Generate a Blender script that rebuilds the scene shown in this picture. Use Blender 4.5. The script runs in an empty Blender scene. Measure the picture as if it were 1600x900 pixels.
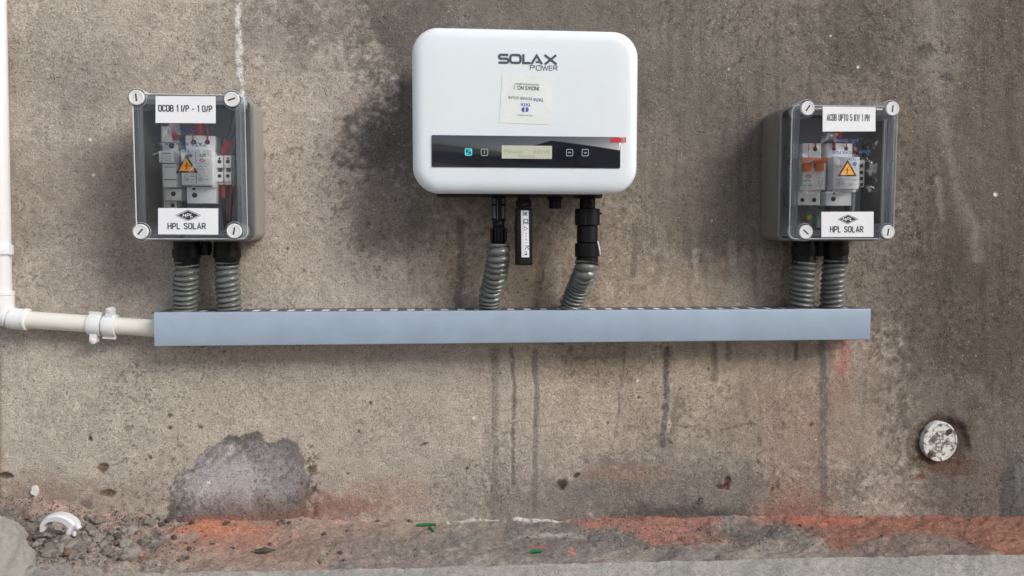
import bpy, bmesh, math, random
import numpy as np
from mathutils import Vector, Matrix, noise as mnoise
R = math.radians
random.seed(7)
scene = bpy.context.scene
C = scene.collection

# ------------------------------------------------------------------ camera
# the wall is the plane y = 0, the camera stands 1.12 m in front of it, metres throughout
CAM = Vector((0.0, -1.12, 0.0)); YAW = R(5.0); PITCH = R(-3.8); FPX = 1232.0
cam_d = bpy.data.cameras.new('camera'); cam = bpy.data.objects.new('camera', cam_d); C.objects.link(cam)
cam.location = CAM; cam.rotation_euler = (R(90) + PITCH, 0, -YAW)
cam_d.lens = 36.0 * FPX / 1600.0; cam_d.sensor_width = 36.0
cam_d.clip_start = 0.02; cam_d.clip_end = 500.0
scene.camera = cam
# ------------------------------------------------------------------ sky, sun, exposure
SUN_EL = R(32); SUN_AZ = R(48)      # soft light from the upper right, in front of the wall
w = bpy.data.worlds.new('World'); scene.world = w; w.use_nodes = True
nt = w.node_tree; nt.nodes.clear()
sky = nt.nodes.new('ShaderNodeTexSky'); sky.sky_type = 'NISHITA'; sky.sun_disc = False
sky.sun_elevation = SUN_EL; sky.sun_rotation = R(180) - SUN_AZ
sky.dust_density = 3.0; sky.ozone_density = 1.0; sky.air_density = 1.0
hs = nt.nodes.new('ShaderNodeHueSaturation'); hs.inputs['Saturation'].default_value = 0.50
bg = nt.nodes.new('ShaderNodeBackground'); bg.inputs['Strength'].default_value = 0.15
wo = nt.nodes.new('ShaderNodeOutputWorld')
nt.links.new(sky.outputs[0], hs.inputs['Color']); nt.links.new(hs.outputs[0], bg.inputs['Color'])
nt.links.new(bg.outputs[0], wo.inputs['Surface'])
sl = bpy.data.lights.new('sun', 'SUN'); sl.energy = 1.4; sl.angle = R(30); sl.color = (1.0, 0.965, 0.92)
so = bpy.data.objects.new('sun', sl); C.objects.link(so); so.location = (2, -3, 4)
sdir = Vector((math.sin(SUN_AZ) * math.cos(SUN_EL), -math.cos(SUN_AZ) * math.cos(SUN_EL), math.sin(SUN_EL)))
so.rotation_euler = (-sdir).to_track_quat('-Z', 'Y').to_euler()
scene.view_settings.view_transform = 'Standard'; scene.view_settings.look = 'None'
scene.view_settings.exposure = 0.33; scene.view_settings.gamma = 1.0
scene.view_settings.use_curve_mapping = False

# ------------------------------------------------------------------ image pixel helpers
CR = cam.rotation_euler.to_matrix()
def at(px, py, Y=0.0):
    d = CR @ Vector(((px - 800) / FPX, -(py - 450) / FPX, -1.0))
    t = (Y - CAM.y) / d.y
    return CAM + d * t
def project(x, y, z):
    M = np.array(CR).T
    p = np.stack([x - CAM.x, y - CAM.y, z - CAM.z])
    q = np.tensordot(M, p, axes=1)
    return 800 + FPX * q[0] / -q[2], 450 - FPX * q[1] / -q[2]
def S(Y=0.0): return (1.12 + Y) / FPX       # metres per image pixel at depth Y
def rect(x0, y0, x1, y1, Y):
    xm, ym = (x0 + x1) / 2, (y0 + y1) / 2
    return at(x0, ym, Y).x, at(x1, ym, Y).x, at(xm, y1, Y).z, at(xm, y0, Y).z   # X0 X1 Z0 Z1

# ------------------------------------------------------------------ object helpers
def empty(name, loc, label, cat, group=None):
    o = bpy.data.objects.new(name, None); C.objects.link(o); o.location = loc; o.empty_display_size = 0.02
    o['label'] = label; o['category'] = cat
    if group: o['group'] = group
    return o
def tag(o, label=None, cat=None, group=None, kind=None):
    if label: o['label'] = label
    if cat: o['category'] = cat
    if group: o['group'] = group
    if kind: o['kind'] = kind
    return o
def rootloc(p):
    while p.parent: p = p.parent
    return p.location.copy()
def link(name, me, mat, parent=None, smooth=True, loc=None):
    if mat and not me.materials: me.materials.append(mat)
    o = bpy.data.objects.new(name, me); C.objects.link(o)
    if parent is not None:
        me.transform(Matrix.Translation(-rootloc(parent))); o.parent = parent
    elif loc is not None:
        me.transform(Matrix.Translation(-Vector(loc))); o.location = loc
    if smooth:
        me.polygons.foreach_set('use_smooth', [True] * len(me.polygons))
        try: me.set_sharp_from_angle(angle=R(35))
        except Exception: pass
    me.update()
    return o
def obj(name, bm, mat, parent=None, smooth=True, loc=None):
    me = bpy.data.meshes.new(name); bmesh.ops.recalc_face_normals(bm, faces=bm.faces); bm.to_mesh(me); bm.free()
    return link(name, me, mat, parent, smooth, loc)
def B(): return bmesh.new()

def rr(x0, x1, z0, z1, r, n=6):
    r = max(min(r, (x1 - x0) / 2 - 1e-6, (z1 - z0) / 2 - 1e-6), 1e-6); P = []
    for cx, cz, a in ((x1 - r, z1 - r, 0), (x0 + r, z1 - r, 90), (x0 + r, z0 + r, 180), (x1 - r, z0 + r, 270)):
        for i in range(n + 1):
            t = R(a + 90 * i / n); P.append((cx + r * math.cos(t), cz + r * math.sin(t)))
    return P
def prism(bm, x0, x1, z0, z1, prof, r, n=6, cap0=True, cap1=True):
    """rings of a rounded rectangle; prof = [(y, inset), ...]"""
    rings = []
    for y, ins in prof:
        rings.append([bm.verts.new((p[0], y, p[1])) for p in rr(x0 + ins, x1 - ins, z0 + ins, z1 - ins, max(r - ins, 0.0002), n)])
    for a, b in zip(rings, rings[1:]):
        m = len(a)
        for i in range(m): bm.faces.new((a[i], a[(i + 1) % m], b[(i + 1) % m], b[i]))
    if cap0: bm.faces.new(rings[0][::-1])
    if cap1: bm.faces.new(rings[-1])
    return bm
def block(bm, x0, x1, z0, z1, yf, yb, r=0.0008, fil=0.0006, n=3):
    """solid rounded block, yf the front (more negative) face"""
    pr = [(yb, 0)] + [(yf + fil * (1 - math.sin(R(a))), fil * (1 - math.cos(R(a)))) for a in (0, 30, 60, 90)]
    return prism(bm, x0, x1, z0, z1, pr, r, n)
def pblock(bm, x0, y0, x1, y1, yf, yb, r=0.0008, fil=0.0006, n=3):
    X0, X1, Z0, Z1 = rect(x0, y0, x1, y1, yf); return block(bm, X0, X1, Z0, Z1, yf, yb, r, fil, n)
def lathe(bm, base, axis, prof, n=28, flat=None, cap=True):
    """prof = [(dist along axis, radius)]"""
    axis = Vector(axis).normalized(); u = axis.orthogonal().normalized(); v = axis.cross(u); base = Vector(base)
    rings = []
    for d, r in prof:
        rings.append([bm.verts.new(base + axis * d + (u * math.cos(2 * math.pi * (i + .5) / n) + v * math.sin(2 * math.pi * (i + .5) / n)) * r) for i in range(n)])
    for a, b in zip(rings, rings[1:]):
        for i in range(n): bm.faces.new((a[i], a[(i + 1) % n], b[(i + 1) % n], b[i]))
    if cap:
        bm.faces.new(rings[0][::-1]); bm.faces.new(rings[-1])
    return bm
def spline(P, n):
    P = [Vector(p) for p in P]; Q = [P[0] * 2 - P[1]] + P + [P[-1] * 2 - P[-2]]; out = []
    for k in range(n + 1):
        t = k / n * (len(P) - 1); i = min(int(t), len(P) - 2); f = t - i
        a, b, c, d = Q[i:i + 4]
        out.append(0.5 * ((2 * b) + (c - a) * f + (2 * a - 5 * b + 4 * c - d) * f * f + (3 * b - a - 3 * c + d) * f ** 3))
    return out
def sweep(bm, P, rad, n=20, cap=True):
    """rad(k, s, theta) or number, s = arc length"""
    s = 0; rings = []; ref = Vector((1, 0, 0.013))
    for k, p in enumerate(P):
        t = (P[min(k + 1, len(P) - 1)] - P[max(k - 1, 0)]).normalized()
        if k: s += (p - P[k - 1]).length
        if abs(t.dot(ref)) > .95: ref = Vector((0, 1, 0.1))
        u = (ref - t * ref.dot(t)).normalized(); v = t.cross(u)
        rings.append([bm.verts.new(p + (u * math.cos(2 * math.pi * i / n) + v * math.sin(2 * math.pi * i / n)) * (rad(k, s, 2 * math.pi * i / n) if callable(rad) else rad)) for i in range(n)])
    for a, b in zip(rings, rings[1:]):
        for i in range(n): bm.faces.new((a[i], a[(i + 1) % n], b[(i + 1) % n], b[i]))
    if cap: bm.faces.new(rings[0][::-1]); bm.faces.new(rings[-1])
    return bm
def poly(bm, pts, y, th=0.0):
    vs = [bm.verts.new((p[0], y, p[1])) for p in pts]; f = bm.faces.new(vs)
    if th:
        r = bmesh.ops.extrude_face_region(bm, geom=[f])
        bmesh.ops.translate(bm, vec=(0, th, 0), verts=[e for e in r['geom'] if isinstance(e, bmesh.types.BMVert)])
    return bm
_rk = [0]
def ribbon(bm, P, wd, y, closed=False, th=0.0):
    _rk[0] = (_rk[0] + 1) % 7; y = y - _rk[0] * .000012; n = len(P); L = []; Rr = []
    for i in range(n):
        a = P[(i - 1) % n] if (closed or i) else None; b = P[i]; c = P[(i + 1) % n] if (closed or i < n - 1) else None
        d1 = (Vector(b) - Vector(a)).normalized() if a else None; d2 = (Vector(c) - Vector(b)).normalized() if c else None
        if d1 is None: d1 = d2
        if d2 is None: d2 = d1
        nn = Vector((-(d1.y + d2.y), d1.x + d2.x)); nn = nn.normalized() if nn.length > 1e-9 else Vector((-d1.y, d1.x))
        k = wd / 2 / max(nn.dot(Vector((-d1.y, d1.x))), .35)
        L.append(bm.verts.new((b[0] + nn.x * k, y, b[1] + nn.y * k))); Rr.append(bm.verts.new((b[0] - nn.x * k, y, b[1] - nn.y * k)))
    for i in range(n if closed else n - 1):
        j = (i + 1) % n; bm.faces.new((L[i], L[j], Rr[j], Rr[i]))
    return bm
_tc = {}
def text_mesh(s, x0, x1, z0, z1, y, bold=0.0, rot=0, shear=0.0, tilt=0.0):
    """flat lettering fitted to the given rectangle on the plane y"""
    cu = bpy.data.curves.new('t', 'FONT'); cu.body = s; cu.size = 1; cu.offset = bold; cu.shear = shear; cu.resolution_u = 3
    to = bpy.data.objects.new('t', cu); C.objects.link(to); dg = bpy.context.evaluated_depsgraph_get()
    me = bpy.data.meshes.new_from_object(to.evaluated_get(dg)); bpy.data.objects.remove(to); bpy.data.curves.remove(cu)
    n = len(me.vertices); co = np.empty(n * 3, np.float32); me.vertices.foreach_get('co', co); co = co.reshape(-1, 3)
    mn = co.min(0); mx = co.max(0); u = (co[:, 0] - mn[0]) / (mx[0] - mn[0]); v = (co[:, 1] - mn[1]) / (mx[1] - mn[1])
    if rot: u = 1 - u; v = 1 - v
    cx, cz = (x0 + x1) / 2, (z0 + z1) / 2; dx = (u - .5) * (x1 - x0); dz = (v - .5) * (z1 - z0)
    ct, st = math.cos(tilt), math.sin(tilt)
    out = np.stack([cx + dx * ct - dz * st, np.full(n, y), cz + dx * st + dz * ct], 1).astype(np.float32)
    me.vertices.foreach_set('co', out.ravel()); me.materials.clear(); me.update()
    return me
def text(name, s, px, y, mat, parent, bold=0.0, rot=0, shear=0.0, tilt=0.0):
    X0, X1, Z0, Z1 = rect(*px, y)
    return link(name, text_mesh(s, X0, X1, Z0, Z1, y, bold, rot, shear, tilt), mat, parent, smooth=False)

def _arc(cx, cy, rx, ry, a0, a1, n=6): return [(cx + rx * math.cos(R(a0 + (a1 - a0) * i / n)), cy + ry * math.sin(R(a0 + (a1 - a0) * i / n))) for i in range(n + 1)]
_bowl = lambda x, y0, y1, xl, r=1.6: [(xl, y1), (x - r, y1)] + _arc(x - r, y1 - r, r, r, 90, 0, 4) + _arc(x - r, y0 + r, r, r, 0, -90, 4) + [(x - r, y0), (xl, y0)]
_oval = lambda: [_arc(2.3, 7.5, 2.3, 2.5, 180, 0, 8) + _arc(2.3, 2.5, 2.3, 2.5, 0, -180, 8)]
GL = {  # condensed sans capitals: width, strokes (closed strokes marked 'c')
 'A': (5.0, [[(0, -.4), (2.5, 10.2), (5, -.4)], [(.8, 3), (4.2, 3)]]), 'B': (4.6, [[(0, 0), (0, 10)], _bowl(4.3, 5.2, 10, 0), _bowl(4.6, 0, 5.2, 0)]),
 'C': (4.6, [_arc(2.3, 7.5, 2.3, 2.5, 0, 180, 8) + _arc(2.3, 2.5, 2.3, 2.5, 180, 360, 8)]), 'D': (4.6, [[(0, 0), (0, 10)], _bowl(4.6, 0, 10, 0, 1.5)]), 'O': (4.6, _oval(), 'c'), '0': (4.2, _oval(), 'c'),
 '1': (2.2, [[(0, 7.6), (1.8, 10), (1.8, -.6)]]), 'I': (.2, [[(0, -.6), (0, 10.6)]]), '/': (3, [[(0, -.6), (3, 10.6)]]), '-': (3, [[(0, 4), (3, 4)]]), ' ': (2.0, []), 'P': (4.5, [[(0, -.6), (0, 10)], _bowl(4.5, 4.4, 10, 0, 2.2)]),
 'U': (4.6, [[(0, 10.6)] + _arc(2.3, 2.5, 2.3, 2.5, 180, 360, 8) + [(4.6, 10.6)]]), 'T': (4.6, [[(-.3, 10), (4.9, 10)], [(2.3, 9.4), (2.3, -.6)]]), '5': (4.2, [[(4.1, 10), (.5, 10), (.2, 5.4), (1.6, 6)] + _arc(2.2, 3.1, 2.1, 3.1, 70, -165, 9)]),
 'K': (4.6, [[(0, -.6), (0, 10.6)], [(4.4, 10.6), (.4, 3.6)], [(1.7, 5.6), (4.8, -.6)]]), 'W': (7.0, [[(0, 10.6), (1.7, -.2), (3.5, 9.6), (5.3, -.2), (7, 10.6)]]), 'H': (4.6, [[(0, -.6), (0, 10.6)], [(4.6, -.6), (4.6, 10.6)], [(.4, 5.2), (4.2, 5.2)]]),
 'L': (4.0, [[(0, 10.6), (0, 0), (4.2, 0)]]), 'S': (4.6, [_arc(2.3, 7.6, 2.2, 2.4, 10, 200, 7) + [(2.3, 5.1)] + _arc(2.3, 2.5, 2.3, 2.5, 40, -170, 8)]), 'R': (4.7, [[(0, -.6), (0, 10)], _bowl(4.5, 4.9, 10, 0, 2.2), [(2.4, 4.9), (4.8, -.6)]]),
 'F': (4.0, [[(4.2, 10), (0, 10), (0, -.6)], [(.3, 5.2), (3.6, 5.2)]]), 'E': (4.0, [[(4.2, 10), (0, 10), (0, 0), (4.2, 0)], [(.3, 5.2), (3.6, 5.2)]]) }
def caps(st, s_, px, y, m, wd=1.7, gap=2.2, shear=0.0):
    X0, X1, Z0, Z1 = rect(*px, y); tot = sum(GL[c][0] for c in s_) + gap * (len(s_) - 1); h = (Z1 - Z0) / 10; kx = (X1 - X0 - wd * h * .6) / tot; x = X0 + wd * h * .3; bm = bmesh.new()
    for c in s_:
        g = GL[c]
        for st_ in g[1]:
            P = []
            for p in st_:
                q = (x + p[0] * kx + p[1] * shear * h, Z0 + h * .45 + p[1] * h * .91)
                if not P or math.hypot(q[0] - P[-1][0], q[1] - P[-1][1]) > 1e-5: P.append(q)
            cl = len(g) > 2
            if cl and math.hypot(P[0][0] - P[-1][0], P[0][1] - P[-1][1]) < 1e-5: P.pop()
            ribbon(bm, P, wd * h, y, cl)
        x += (g[0] + gap) * kx
    return obj('lettering', bm, m, st, smooth=False)

# ------------------------------------------------------------------ materials
def mat(name, col, rough=0.5, metal=0.0, spec=0.5, noise=0.0, nscale=200, bump=0.0, bscale=600, coat=0.0, emit=0.0):
    m = bpy.data.materials.new(name); m.use_nodes = True; t = m.node_tree; b = t.nodes['Principled BSDF']
    b.inputs['Base Color'].default_value = (*col, 1); b.inputs['Roughness'].default_value = rough
    b.inputs['Metallic'].default_value = metal; b.inputs['Specular IOR Level'].default_value = spec
    b.inputs['Coat Weight'].default_value = coat
    tc = t.nodes.new('ShaderNodeTexCoord')
    if noise:
        n = t.nodes.new('ShaderNodeTexNoise'); n.inputs['Scale'].default_value = nscale; n.inputs['Detail'].default_value = 6
        n.inputs['Roughness'].default_value = 0.65
        r = t.nodes.new('ShaderNodeMapRange'); r.inputs['From Min'].default_value = .3; r.inputs['From Max'].default_value = .7
        r.inputs['To Min'].default_value = 1 - noise; r.inputs['To Max'].default_value = 1 + noise
        x = t.nodes.new('ShaderNodeMix'); x.data_type = 'RGBA'; x.blend_type = 'MULTIPLY'; x.inputs[0].default_value = 1
        x.inputs[6].default_value = (*col, 1)
        t.links.new(tc.outputs['Object'], n.inputs['Vector']); t.links.new(n.outputs['Fac'], r.inputs['Value'])
        t.links.new(r.outputs[0], x.inputs[7]); t.links.new(x.outputs[2], b.inputs['Base Color'])
    if bump:
        n2 = t.nodes.new('ShaderNodeTexNoise'); n2.inputs['Scale'].default_value = bscale; n2.inputs['Detail'].default_value = 4
        bp = t.nodes.new('ShaderNodeBump'); bp.inputs['Strength'].default_value = bump; bp.inputs['Distance'].default_value = 0.001
        t.links.new(tc.outputs['Object'], n2.inputs['Vector']); t.links.new(n2.outputs['Fac'], bp.inputs['Height'])
        t.links.new(bp.outputs[0], b.inputs['Normal'])
    if emit:
        b.inputs['Emission Color'].default_value = (*col, 1); b.inputs['Emission Strength'].default_value = emit
    return m
def clear_mat(name, tint=0.94, ior=1.49, rough=0.04, haze=0.0, bump=0.0, bscale=60, crease=False):
    m = bpy.data.materials.new(name); m.use_nodes = True; t = m.node_tree; t.nodes.clear()
    o = t.nodes.new('ShaderNodeOutputMaterial'); tr = t.nodes.new('ShaderNodeBsdfTransparent'); tr.inputs[0].default_value = (tint, tint, tint * 1.0, 1)
    gl = t.nodes.new('ShaderNodeBsdfGlossy'); gl.inputs['Roughness'].default_value = rough; gl.inputs['Color'].default_value = (.95, .97, 1, 1)
    fr = t.nodes.new('ShaderNodeFresnel'); fr.inputs['IOR'].default_value = ior; mx = t.nodes.new('ShaderNodeMixShader')
    t.links.new(fr.outputs[0], mx.inputs[0]); t.links.new(tr.outputs[0], mx.inputs[1]); t.links.new(gl.outputs[0], mx.inputs[2])
    last = mx
    if haze:
        df = t.nodes.new('ShaderNodeBsdfDiffuse'); df.inputs[0].default_value = (.75, .8, .85, 1)
        m2 = t.nodes.new('ShaderNodeMixShader'); m2.inputs[0].default_value = haze
        t.links.new(mx.outputs[0], m2.inputs[1]); t.links.new(df.outputs[0], m2.inputs[2]); last = m2
        if crease:
            t2 = t.nodes.new('ShaderNodeTexCoord'); nn = t.nodes.new('ShaderNodeTexNoise'); nn.inputs['Scale'].default_value = 42; nn.inputs['Detail'].default_value = 5; nn.inputs['Distortion'].default_value = 1.6
            mr = t.nodes.new('ShaderNodeMapRange'); mr.inputs['From Min'].default_value = .54; mr.inputs['From Max'].default_value = .74; mr.inputs['To Max'].default_value = haze
            t.links.new(t2.outputs['Object'], nn.inputs['Vector']); t.links.new(nn.outputs['Fac'], mr.inputs['Value']); t.links.new(mr.outputs[0], m2.inputs[0])
    if bump:
        tc = t.nodes.new('ShaderNodeTexCoord'); n = t.nodes.new('ShaderNodeTexNoise'); n.inputs['Scale'].default_value = bscale
        n.inputs['Detail'].default_value = 3; n.inputs['Distortion'].default_value = 1.2
        bp = t.nodes.new('ShaderNodeBump'); bp.inputs['Strength'].default_value = bump; bp.inputs['Distance'].default_value = 0.002
        t.links.new(tc.outputs['Object'], n.inputs['Vector']); t.links.new(n.outputs['Fac'], bp.inputs['Height'])
        t.links.new(bp.outputs[0], gl.inputs['Normal']); t.links.new(bp.outputs[0], fr.inputs['Normal'])
    t.links.new(last.outputs[0], o.inputs['Surface'])
    return m
M = dict(
    white=mat('white_casing', (.76, .82, .865), .35, noise=.015, nscale=30, bump=.06, bscale=900),
    ink=mat('dark_ink', (.03, .035, .045), .5), ink_grey=mat('grey_ink', (.065, .08, .11), .5), ink_blue=mat('blue_ink', (.05, .12, .38), .5),
    panel=mat('glossy_panel', (.014, .016, .024), .05, spec=1.0, coat=1.0, noise=.4, nscale=25),
    lcd=mat('lcd_glass', (.47, .49, .40), .2, emit=.12), lcd_ink=mat('lcd_segments', (.34, .355, .29), .4),
    teal=mat('teal_lamp', (.05, .45, .50), .3, emit=.6), pale=mat('pale_line', (.45, .47, .5), .4),
    red=mat('red_print', (.55, .04, .06), .4), sticker=mat('white_sticker', (.83, .85, .88), .4, noise=.02, nscale=60),
    holo=mat('silver_sticker', (.79, .83, .82), .3, metal=.0, noise=.05, nscale=60, bump=.15, bscale=120),
    black=mat('black_plastic', (.008, .008, .009), .42, spec=.22, noise=.2, nscale=200), black2=mat('black_rubber', (.012, .012, .013), .6, spec=.2, noise=.2),
    grey_c=mat('grey_connector', (.10, .105, .11), .5), rail=mat('zinc_rail', (.5, .52, .55), .35, metal=.8),
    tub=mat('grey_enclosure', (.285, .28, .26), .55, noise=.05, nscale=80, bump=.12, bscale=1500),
    clear=clear_mat('clear_lid', .985, 1.45, .04, haze=.018), rim=clear_mat('clear_rim', .90, 1.9, .08, haze=.46, bump=.15, bscale=140),  # the rim's diffuse white haze paints its bright edge highlights
    film=clear_mat('wrinkled_film', .99, 1.30, .12, haze=.30, bump=1.0, bscale=55, crease=True),
    plate=mat('grey_plate', (.36, .39, .43), .5),
    border=clear_mat('clear_border', .95, 1.6, .12, haze=.24, bump=.3, bscale=90),
    cap=mat('cap_plastic', (.72, .73, .73), .4, noise=.03), slot=mat('slot_dark', (.03, .03, .03), .7),
    device=mat('device_grey', (.88, .885, .87), .45, noise=.03), device_b=mat('device_pale', (.87, .90, .94), .42, noise=.03),
    device_l=mat('device_dull', (.42, .43, .44), .5, noise=.05), green_w=mat('status_window', (.10, .22, .15), .3),
    orange=mat('orange_toggle', (.85, .19, .04), .4), yellow=mat('warning_yellow', (.95, .42, .01), .45),
    wire_r=mat('red_sleeve', (.48, .02, .025), .4), wire_b=mat('black_cable', (.02, .02, .022), .4), wire_g=mat('green_wire', (.02, .16, .06), .4),
    brass=mat('brass_screw', (.45, .42, .08), .4, metal=.4),
    conduit=mat('conduit_grey', (.135, .145, .135), .22, noise=.10, nscale=150, spec=.6),
    powder=mat('blue_grey_paint', (.335, .415, .52), .42, noise=.075, nscale=22, bump=.08, bscale=1500),
    tray=mat('tray_top', (.09, .10, .12), .45, noise=.1), lit_white=mat('lit_slot_white', (.88, .89, .90), .5),
    pvc=mat('cream_pvc', (.78, .765, .70), .32, noise=.03, nscale=30), pvc_w=mat('white_pvc', (.78, .79, .80), .33, noise=.02, nscale=60),
    pvc_d=mat('scuffed_pvc', (.72, .73, .75), .45, noise=.08, nscale=60), green=mat('green_plastic', (.01, .16, .06), .4),
)
def wornwhite():
    m = mat('worn_white_paint', (.68, .68, .66), .6, bump=.5, bscale=500); t = m.node_tree; b = t.nodes['Principled BSDF']
    tc = t.nodes.new('ShaderNodeTexCoord'); n = t.nodes.new('ShaderNodeTexNoise'); n.inputs['Scale'].default_value = 110; n.inputs['Detail'].default_value = 5
    n.inputs['Distortion'].default_value = .8
    r = t.nodes.new('ShaderNodeValToRGB'); r.color_ramp.elements[0].position = .40; r.color_ramp.elements[0].color = (.16, .13, .10, 1)
    r.color_ramp.elements[1].position = .50; r.color_ramp.elements[1].color = (.70, .70, .68, 1)
    t.links.new(tc.outputs['Object'], n.inputs['Vector']); t.links.new(n.outputs['Fac'], r.inputs[0]); t.links.new(r.outputs[0], b.inputs['Base Color'])
    return m
M['worn'] = wornwhite()

def plaster(name, attr='tint', grain=1.0, bumpk=1.0, base=None, gain=1.0, coarse=.5):
    """cement: per-point tint carried by the mesh, grain, pits and pale sand grains from noise"""
    m = bpy.data.materials.new(name); m.use_nodes = True; t = m.node_tree; b = t.nodes['Principled BSDF']
    L = t.links.new; N = t.nodes.new
    tc = N('ShaderNodeTexCoord')
    if base: a = N('ShaderNodeRGB'); a.outputs[0].default_value = (*base, 1); acol = a.outputs[0]
    else: a = N('ShaderNodeAttribute'); a.attribute_name = attr; acol = a.outputs['Color']
    def noi(sc, det, ro=.6, dist=0):
        n = N('ShaderNodeTexNoise'); n.inputs['Scale'].default_value = sc; n.inputs['Detail'].default_value = det
        n.inputs['Roughness'].default_value = ro; n.inputs['Distortion'].default_value = dist; L(tc.outputs['Object'], n.inputs['Vector']); return n.outputs['Fac']
    def rng(v, a0, a1, b0, b1):
        r = N('ShaderNodeMapRange'); r.inputs['From Min'].default_value = a0; r.inputs['From Max'].default_value = a1
        r.inputs['To Min'].default_value = b0; r.inputs['To Max'].default_value = b1; L(v, r.inputs['Value']); return r.outputs[0]
    def mul(c, v, f=1.0):
        x = N('ShaderNodeMix'); x.data_type = 'RGBA'; x.blend_type = 'MULTIPLY'; x.inputs[0].default_value = f; L(c, x.inputs[6]); L(v, x.inputs[7]); return x.outputs[2]
    g = noi(520, 4, .75); g2 = noi(90, 5, .65); pit = noi(330, 2, .5, .6); mid = noi(28, 4, .6)
    c = mul(acol, rng(g, .30, .70, 1 - .42 * grain, 1 + .42 * grain))
    c = mul(c, rng(g2, .3, .7, 1 - .12 * grain, 1 + .12 * grain))
    c = mul(c, rng(mid, .3, .7, .93, 1.07))
    c = mul(c, rng(pit, .25, .33, .6, 1.0))
    if gain != 1: c = mul(c, rng(g, 0, 1, gain, gain))
    sp = noi(520, 1, .4)
    mx = N('ShaderNodeMix'); mx.data_type = 'RGBA'; L(rng(sp, .70, .77, 0, .55), mx.inputs[0]); L(c, mx.inputs[6]); mx.inputs[7].default_value = (.55, .52, .48, 1)
    L(mx.outputs[2], b.inputs['Base Color']); b.inputs['Roughness'].default_value = .88; b.inputs['Specular IOR Level'].default_value = .3
    b1 = N('ShaderNodeBump'); b1.inputs['Strength'].default_value = .55 * bumpk; b1.inputs['Distance'].default_value = .0012; L(g, b1.inputs['Height'])
    b2 = N('ShaderNodeBump'); b2.inputs['Strength'].default_value = .6 * bumpk; b2.inputs['Distance'].default_value = .0025; L(rng(pit, .25, .42, 0, 1), b2.inputs['Height'])
    L(b1.outputs[0], b2.inputs['Normal'])
    b3 = N('ShaderNodeBump'); b3.inputs['Strength'].default_value = coarse * bumpk; b3.inputs['Distance'].default_value = .004; L(g2, b3.inputs['Height'])
    L(b2.outputs[0], b3.inputs['Normal']); L(b3.outputs[0], b.inputs['Normal'])
    return m

# ------------------------------------------------------------------ numpy noise and stain and shade masks (laid out in image pixels)
rs = np.random.RandomState(11)
def vnoise(u, v, sc, seed=0, sy=None):
    sy = sy or sc; g = np.random.RandomState(seed + 91).rand(256, 256)
    a = u / sc + 37.3; b = v / sy + 11.7; i = np.floor(a).astype(int); j = np.floor(b).astype(int); f = a - i; h = b - j
    f = f * f * (3 - 2 * f); h = h * h * (3 - 2 * h)
    G = lambda p, q: g[p % 256, q % 256]
    return (G(i, j) * (1 - f) + G(i + 1, j) * f) * (1 - h) + (G(i, j + 1) * (1 - f) + G(i + 1, j + 1) * f) * h
def fbm(u, v, sc, oct=5, seed=0, gain=.55, sy=None):
    s = 0; a = 1; tot = 0; sy = sy or sc
    for k in range(oct):
        s = s + a * vnoise(u, v, sc / 2 ** k, seed + 13 * k, sy / 2 ** k); tot += a; a *= gain
    return s / tot
def sm(x, a, b):
    t = np.clip((x - a) / (b - a), 0, 1); return t * t * (3 - 2 * t)
class StainShade:
    def __init__(s, U, V, col):
        s.U, s.V = U, V; s.c = np.empty(U.shape + (3,)); s.c[:] = col
        s.wu = (fbm(U, V, 60, 5, 5) - .5); s.wv = (fbm(U, V, 60, 5, 55) - .5)
        s.wf = (fbm(U, V, 14, 4, 77) - .5); s.wg = (fbm(U, V, 14, 4, 177) - .5)
        s.spk = fbm(U, V, 9, 3, 300, .7); s.hf = fbm(U, V, 8, 3, 400, .8)
    def ell(s, cx, cy, rx, ry, soft=.5, warp=40, fine=10):
        u = s.U + s.wu * warp * 2 + s.wf * fine * 2; v = s.V + s.wv * warp * 2 + s.wg * fine * 2
        d = np.hypot((u - cx) / rx, (v - cy) / ry); return 1 - sm(d, 1 - soft, 1 + soft)
    def seg(s, pts, wd, soft=.5, warp=3, fine=3, taper=0):
        u = s.U + s.wu * warp * 2 + s.wf * fine; v = s.V; out = np.zeros_like(u)
        for (x0, y0), (x1, y1) in zip(pts, pts[1:]):
            dx, dy = x1 - x0, y1 - y0; t = np.clip(((u - x0) * dx + (v - y0) * dy) / (dx * dx + dy * dy), 0, 1)
            d = np.hypot(u - x0 - t * dx, v - y0 - t * dy); out = np.maximum(out, 1 - sm(d / (wd / 2), 1 - soft, 1 + soft))
        return out
    def poly(s, pts, soft=4, warp=6, fine=6):
        u = s.U + s.wu * warp * 2 + s.wf * fine * 2 + (s.hf - .5) * 9; v = s.V + s.wv * warp * 2 + s.wg * fine * 2 + (s.spk - .5) * 9
        ins = np.zeros(u.shape, bool); dm = np.full(u.shape, 1e9); n = len(pts)
        for i in range(n):
            x0, y0 = pts[i]; x1, y1 = pts[(i + 1) % n]; dx, dy = x1 - x0, y1 - y0
            t = np.clip(((u - x0) * dx + (v - y0) * dy) / (dx * dx + dy * dy), 0, 1)
            dm = np.minimum(dm, np.hypot(u - x0 - t * dx, v - y0 - t * dy))
            if dy: ins ^= ((y0 > v) != (y1 > v)) & (u < (dx * (v - y0) / dy + x0))
        s.sd = np.where(ins, dm, -dm)
        return sm(s.sd, -soft, soft)
    def mix(s, m, col, k=1.0):
        e = 4 * m * (1 - m); m = m + e * ((s.hf - .5) * 1.5 + s.wf * .45)
        m = np.clip(m * k, 0, 1)[..., None]; s.c = s.c * (1 - m) + np.array(col) * m
    def mul(s, m, f):
        s.c = s.c * (1 + (np.array(f) - 1) * np.clip(m, 0, 1)[..., None])
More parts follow.
